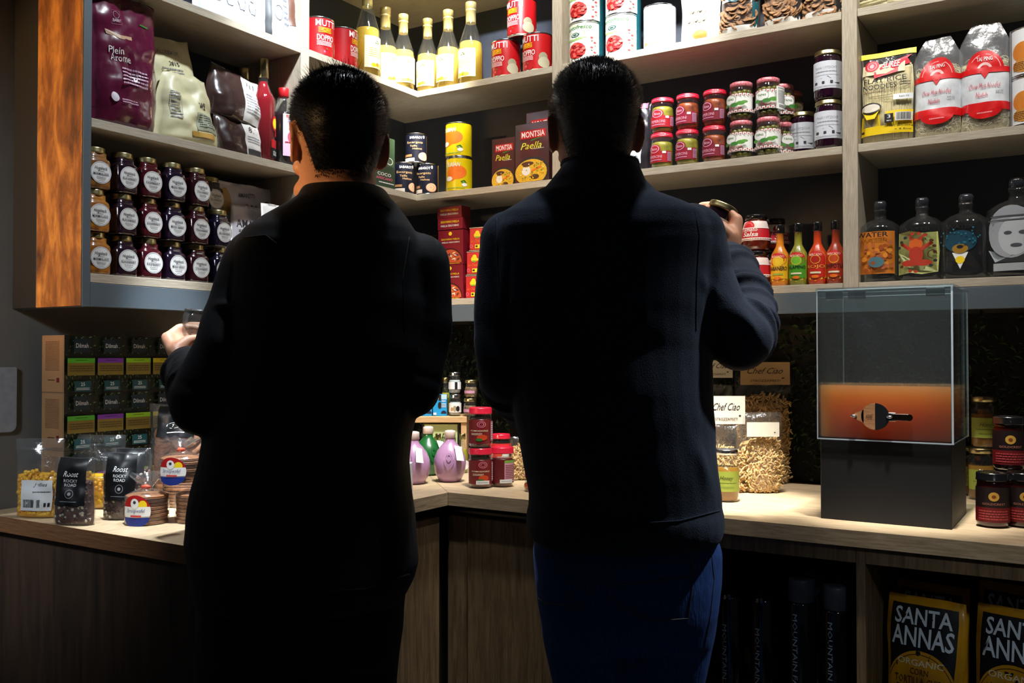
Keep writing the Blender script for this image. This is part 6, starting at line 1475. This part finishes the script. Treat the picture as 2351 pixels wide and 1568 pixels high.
fo1 = [(PP(500, 700, 1.52), PP(560, 706, 1.50), .008, .006), (PP(470, 700, 1.6), PP(505, 740, 1.52), .01, .006), (PP(560, 545, 1.5), PP(680, 560, 1.47), .01, .003), (PP(640, 560, 1.47), PP(700, 640, 1.46), .009, .004), (PP(400, 850, 1.62), PP(450, 880, 1.55), .009, .004), (PP(395, 890, 1.6), PP(470, 930, 1.46), .01, .004), (PP(700, 480, 1.5), PP(890, 490, 1.5), .006, .004)]
b1, j1, t1, X1 = build_person('man in a black jacket seen from behind, left one, holding a glass jar', PP(775, 484, 1.612) , d1, yaw1, tors1, armL1, armR1, legs1, hip1, hands1, coll1, (SOFT, TROU, HAIRM),
    dict(L=.014, seed=3, n=16000, spike=1, nape=.06), fo1, .058, [(PP(782, 395, 1.63), .058), (PP(785, 450, 1.62), .060), (PP(790, 520, 1.6), .068)], gat=((armL1, 3, 5, 4, .008, 2),), headscale=.985)
bv = bvh_of(j1)
def cuffs1(m):
    seam(m, bv, [(560, 545), (610, 540), (650, 570), (690, 620), (702, 700)], .0012, SOFT)
    seam(m, bv, [(690, 470), (740, 455), (790, 450), (850, 455), (895, 480)], .0014, SOFT)
    seam(m, bv, [(940, 545), (925, 640), (930, 760)], .0011, SOFT)
    seam(m, bv, [(455, 1318), (560, 1352), (700, 1362), (840, 1352), (940, 1318)], .0016, SOFT)
P(j1, 'jacket_seam', None, cuffs1, kind='stuff')
shoes(b1, PP(688, 1560, 1.6), M('black_shoe', (14, 14, 16), .35))
# glass jar in his hand
gj = thing('glass_jar', 'empty clear glass jar in the left man\'s hand', 'jar', PP(449, 778, 1.84), 20, None, 0, 6)
def gjf(m):
    m.lathe([(.022, 0), (.026, .002), (.0275, .008), (.0275, .042), (.0255, .048), (.025, .052), (.026, .054), (.026, .057), (.0245, .0575), (.0235, .052), (.0252, .045), (.026, .04), (.026, .009), (.02, .004)], film('jar_glass', (225, 232, 232), .7, .06, .86, 0), 32, cap=(True, True))
P(gj, 'glass_body', None, gjf)

# man on the right: navy fleece and jeans
d2 = 1.7
tors2 = [(430, 1262, 1475, .075, 1.7), (450, 1218, 1515, .09, 1.7), (470, 1185, 1575, .10, 1.7), (492, 1150, 1618, .11, 1.7), (525, 1130, 1640, .12, 1.7), (560, 1122, 1645, .125, 1.7), (620, 1120, 1640, .13, 1.7), (700, 1130, 1632, .13, 1.69), (800, 1150, 1630, .13, 1.69), (900, 1170, 1632, .135, 1.68), (1000, 1188, 1638, .14, 1.68), (1080, 1204, 1644, .145, 1.68),
         (1130, 1214, 1650, .145, 1.68), (1160, 1214, 1652, .145, 1.68), (1178, 1209, 1658, .15, 1.68), (1205, 1208, 1658, .152, 1.68), (1228, 1216, 1650, .15, 1.68), (1240, 1226, 1640, .142, 1.68)]
armL2 = [PR_(1172, 555, 1.70, .056), PR_(1158, 680, 1.69, .0535), PR_(1156, 780, 1.68, .053), PR_(1166, 860, 1.67, .052), PR_(1205, 930, 1.78, .048), PR_(1260, 960, 1.92, .042)]
armR2 = [PR_(1588, 545, 1.70, .062), PR_(1610, 640, 1.69, .058), PR_(1648, 730, 1.67, .057), PR_(1700, 778, 1.67, .057), PR_(1722, 722, 1.77, .047), PR_(1702, 650, 1.86, .044), PR_(1674, 598, 1.945, .040)]
legs2 = [[PR_(1330, 1330, 1.7, .080), (PP(1345, 1440, 1.7), .080), (PP(1360, 1560, 1.7), .072), (Vector((*PP(1360, 1560, 1.7).xy, .45)), .066), (Vector((*PP(1360, 1560, 1.7).xy, .08)), .055)],
         [PR_(1548, 1330, 1.7, .082), (PP(1540, 1440, 1.7), .080), (PP(1524, 1560, 1.7), .072), (Vector((*PP(1525, 1560, 1.7).xy, .45)), .066), (Vector((*PP(1525, 1560, 1.7).xy, .08)), .055)]]
hip2 = [(1200, 1240, 1632, .115, 1.7), (1260, 1224, 1652, .12, 1.7), (1330, 1228, 1652, .125, 1.7), (1400, 1240, 1642, .125, 1.7), (1470, 1258, 1630, .11, 1.7)]
w2 = PP(1672, 590, 1.965)
hands2 = [dict(wrist=w2, D=(PP(1672, 520, 1.99) - w2), N=(-RGT * .95 + FWD * .3), S=(-FWD * .85 + RGT * .4), grip=.8, thumb=.75),
          dict(wrist=PP(1262, 960, 1.94), D=FWD + RGT * .5, N=Vector((0, 0, 1)), S=-RGT, grip=.6)]
coll2 = [(374, 1292, 1462, .07, 1.715), (392, 1283, 1470, .076, 1.712), (420, 1262, 1482, .082, 1.708), (440, 1245, 1502, .087, 1.704), (458, 1236, 1520, .085, 1.70)]
A = lambda *p: PP(*p)
fo2 = [(A(1238, 440, 1.68), A(1330, 455, 1.62), .008, .005), (A(1330, 455, 1.62), A(1460, 440, 1.63), .008, .004), (A(1290, 405, 1.64), A(1440, 412, 1.64), .012, -.003), (A(1255, 452, 1.66), A(1440, 470, 1.60), .010, -.004),
       (A(1664, 590, 1.885), A(1716, 612, 1.88), .007, .007), (A(1674, 624, 1.84), A(1738, 650, 1.835), .007, .009), (A(1684, 662, 1.79), A(1752, 692, 1.79), .007, .009), (A(1700, 704, 1.74), A(1766, 738, 1.745), .008, .009),
       (A(1668, 606, 1.86), A(1730, 632, 1.86), .006, -.006), (A(1680, 643, 1.82), A(1746, 672, 1.81), .006, -.007), (A(1692, 683, 1.77), A(1760, 716, 1.765), .006, -.007),
       (A(1600, 640, 1.62), A(1690, 690, 1.60), .014, .006), (A(1700, 700, 1.61), A(1745, 790, 1.62), .012, .005), (A(1660, 735, 1.6), A(1720, 830, 1.62), .010, -.004),
       (A(1215, 1065, 1.56), A(1350, 1020, 1.53), .022, .010), (A(1225, 1135, 1.56), A(1310, 1150, 1.53), .018, .009), (A(1210, 1100, 1.58), A(1330, 1090, 1.53), .014, -.006), (A(1630, 1120, 1.58), A(1600, 1010, 1.56), .016, .006),
       (A(1148, 560, 1.62), A(1142, 760, 1.62), .010, .004), (A(1170, 600, 1.62), A(1165, 800, 1.62), .008, -.006), (A(1180, 820, 1.60), A(1195, 1000, 1.60), .010, -.006), (A(1250, 520, 1.585), A(1360, 522, 1.58), .007, .003)]
b2, j2, t2, X2 = build_person('man in a navy fleece and blue jeans seen from behind, right hand raised', PP(1366, 449, 1.712), d2, 2, tors2, armL2, armR2, legs2, hip2, hands2, coll2, (FLEECE, JEAN, HAIRM2),
    dict(L=.014, seed=5, n=18000, spike=0, nape=.05), fo2, .055, [(PP(1368, 350, 1.73), .056), (PP(1370, 400, 1.722), .058), (PP(1374, 470, 1.70), .066)], gat=((armR2, 3, 6, 7, .0115, 4), (armL2, 3, 5, 4, .009, 5)), headscale=1.0)
bv2 = bvh_of(j2); bj = bvh_of(t2)
def trim(m):
    FT = M('dark_fleece_trim', (16, 18, 26), .95, bump=1, scale=300, sheen=.3); rr = random.Random(1)
    for (y, xl, xr, rf, d_), jj in ((coll2[0], 0), (coll2[0], 1)):
        c, ax, ay = sec(y + 2, xl + 2, xr - 2, rf - .002, d_)
        pts = [c + ax * math.cos(2 * PI * i / 60) + ay * math.sin(2 * PI * i / 60) + Vector((0, 0, -.002 + .0015 * jj)) for i in range(61)]
        m.tube(pts, .0065, FT, 8)
    for i in range(1500):
        a = rr.uniform(0, 2 * PI); p = c + ax * math.cos(a) + ay * math.sin(a); q = p + Vector((rr.gauss(0, 1), rr.gauss(0, 1), rr.gauss(.5, 1))).normalized() * rr.uniform(.007, .011)
        t = RGT * .0012; m.add([p - t, p + t, q], [(0, 1, 2)], FT)
P(j2, 'collar_trim', None, trim, kind='stuff')
def seams2(m):
    seam(m, bv2, [(1592, 470), (1606, 540), (1600, 640), (1598, 760)], .0011, FLEECE)
    seam(m, bv2, [(1140, 500), (1142, 600), (1150, 700), (1175, 830)], .0011, FLEECE)
    seam(m, bv2, [(1214, 1172), (1300, 1196), (1430, 1204), (1560, 1196), (1652, 1172)], .0016, FLEECE)
P(j2, 'jacket_seam', None, seams2, kind='stuff')
def backtext(m):
    DK = M('embroidery', (24, 28, 42), .8); f = lambda u, v, o: onsurf(bv2, 1305 + u * 98, 514 - v * 20, .0006) or CAMLOC
    m.text('SALEWA', 0, 0, 1, .8, DK, f, 0, 2)
P(j2, 'embroidery', None, backtext, label='dark embroidered lettering across the upper back')
def pockets(m):
    for pts in ([(1585, 1262), (1592, 1330), (1580, 1420)], [(1580, 1420), (1500, 1426), (1440, 1400), (1400, 1370)], [(1395, 1345), (1480, 1338), (1590, 1322)], [(1336, 1270), (1340, 1330), (1352, 1352)], [(1230, 1368), (1250, 1384), (1330, 1392)], [(1632, 1260), (1640, 1330), (1630, 1420), (1615, 1500)]):
        seam(m, bj, pts, .0009, STITCH)
    seam(m, bj, [(1392, 1262), (1396, 1400)], .0013, JEAN)
P(t2, 'stitching', None, pockets, kind='stuff')
shoes(b2, PP(1440, 1560, 1.7), M('brown_shoe', (60, 40, 28), .4))
hj = PP(1628, 545, 2.0)
roundjar('jam_jar', 'dark jar with gold lid held in the right man\'s raised hand', 'jar', hj, 32, .0315, .075, JB, GOLDLID, [('r', -.4, .4, .2, .8, flat((200, 196, 190)))], 'held', glass=False, lidh=.013, neck=.95)
bpy.context.view_layer.objects[-1]
for o in SC.objects:
    if o.get('label', '').startswith('dark jar with gold lid held'): o.rotation_euler = (CR.to_quaternion() @ Euler((math.radians(-90), 0, 0)).to_quaternion() @ Euler((0, math.radians(26), 0)).to_quaternion()).to_euler()
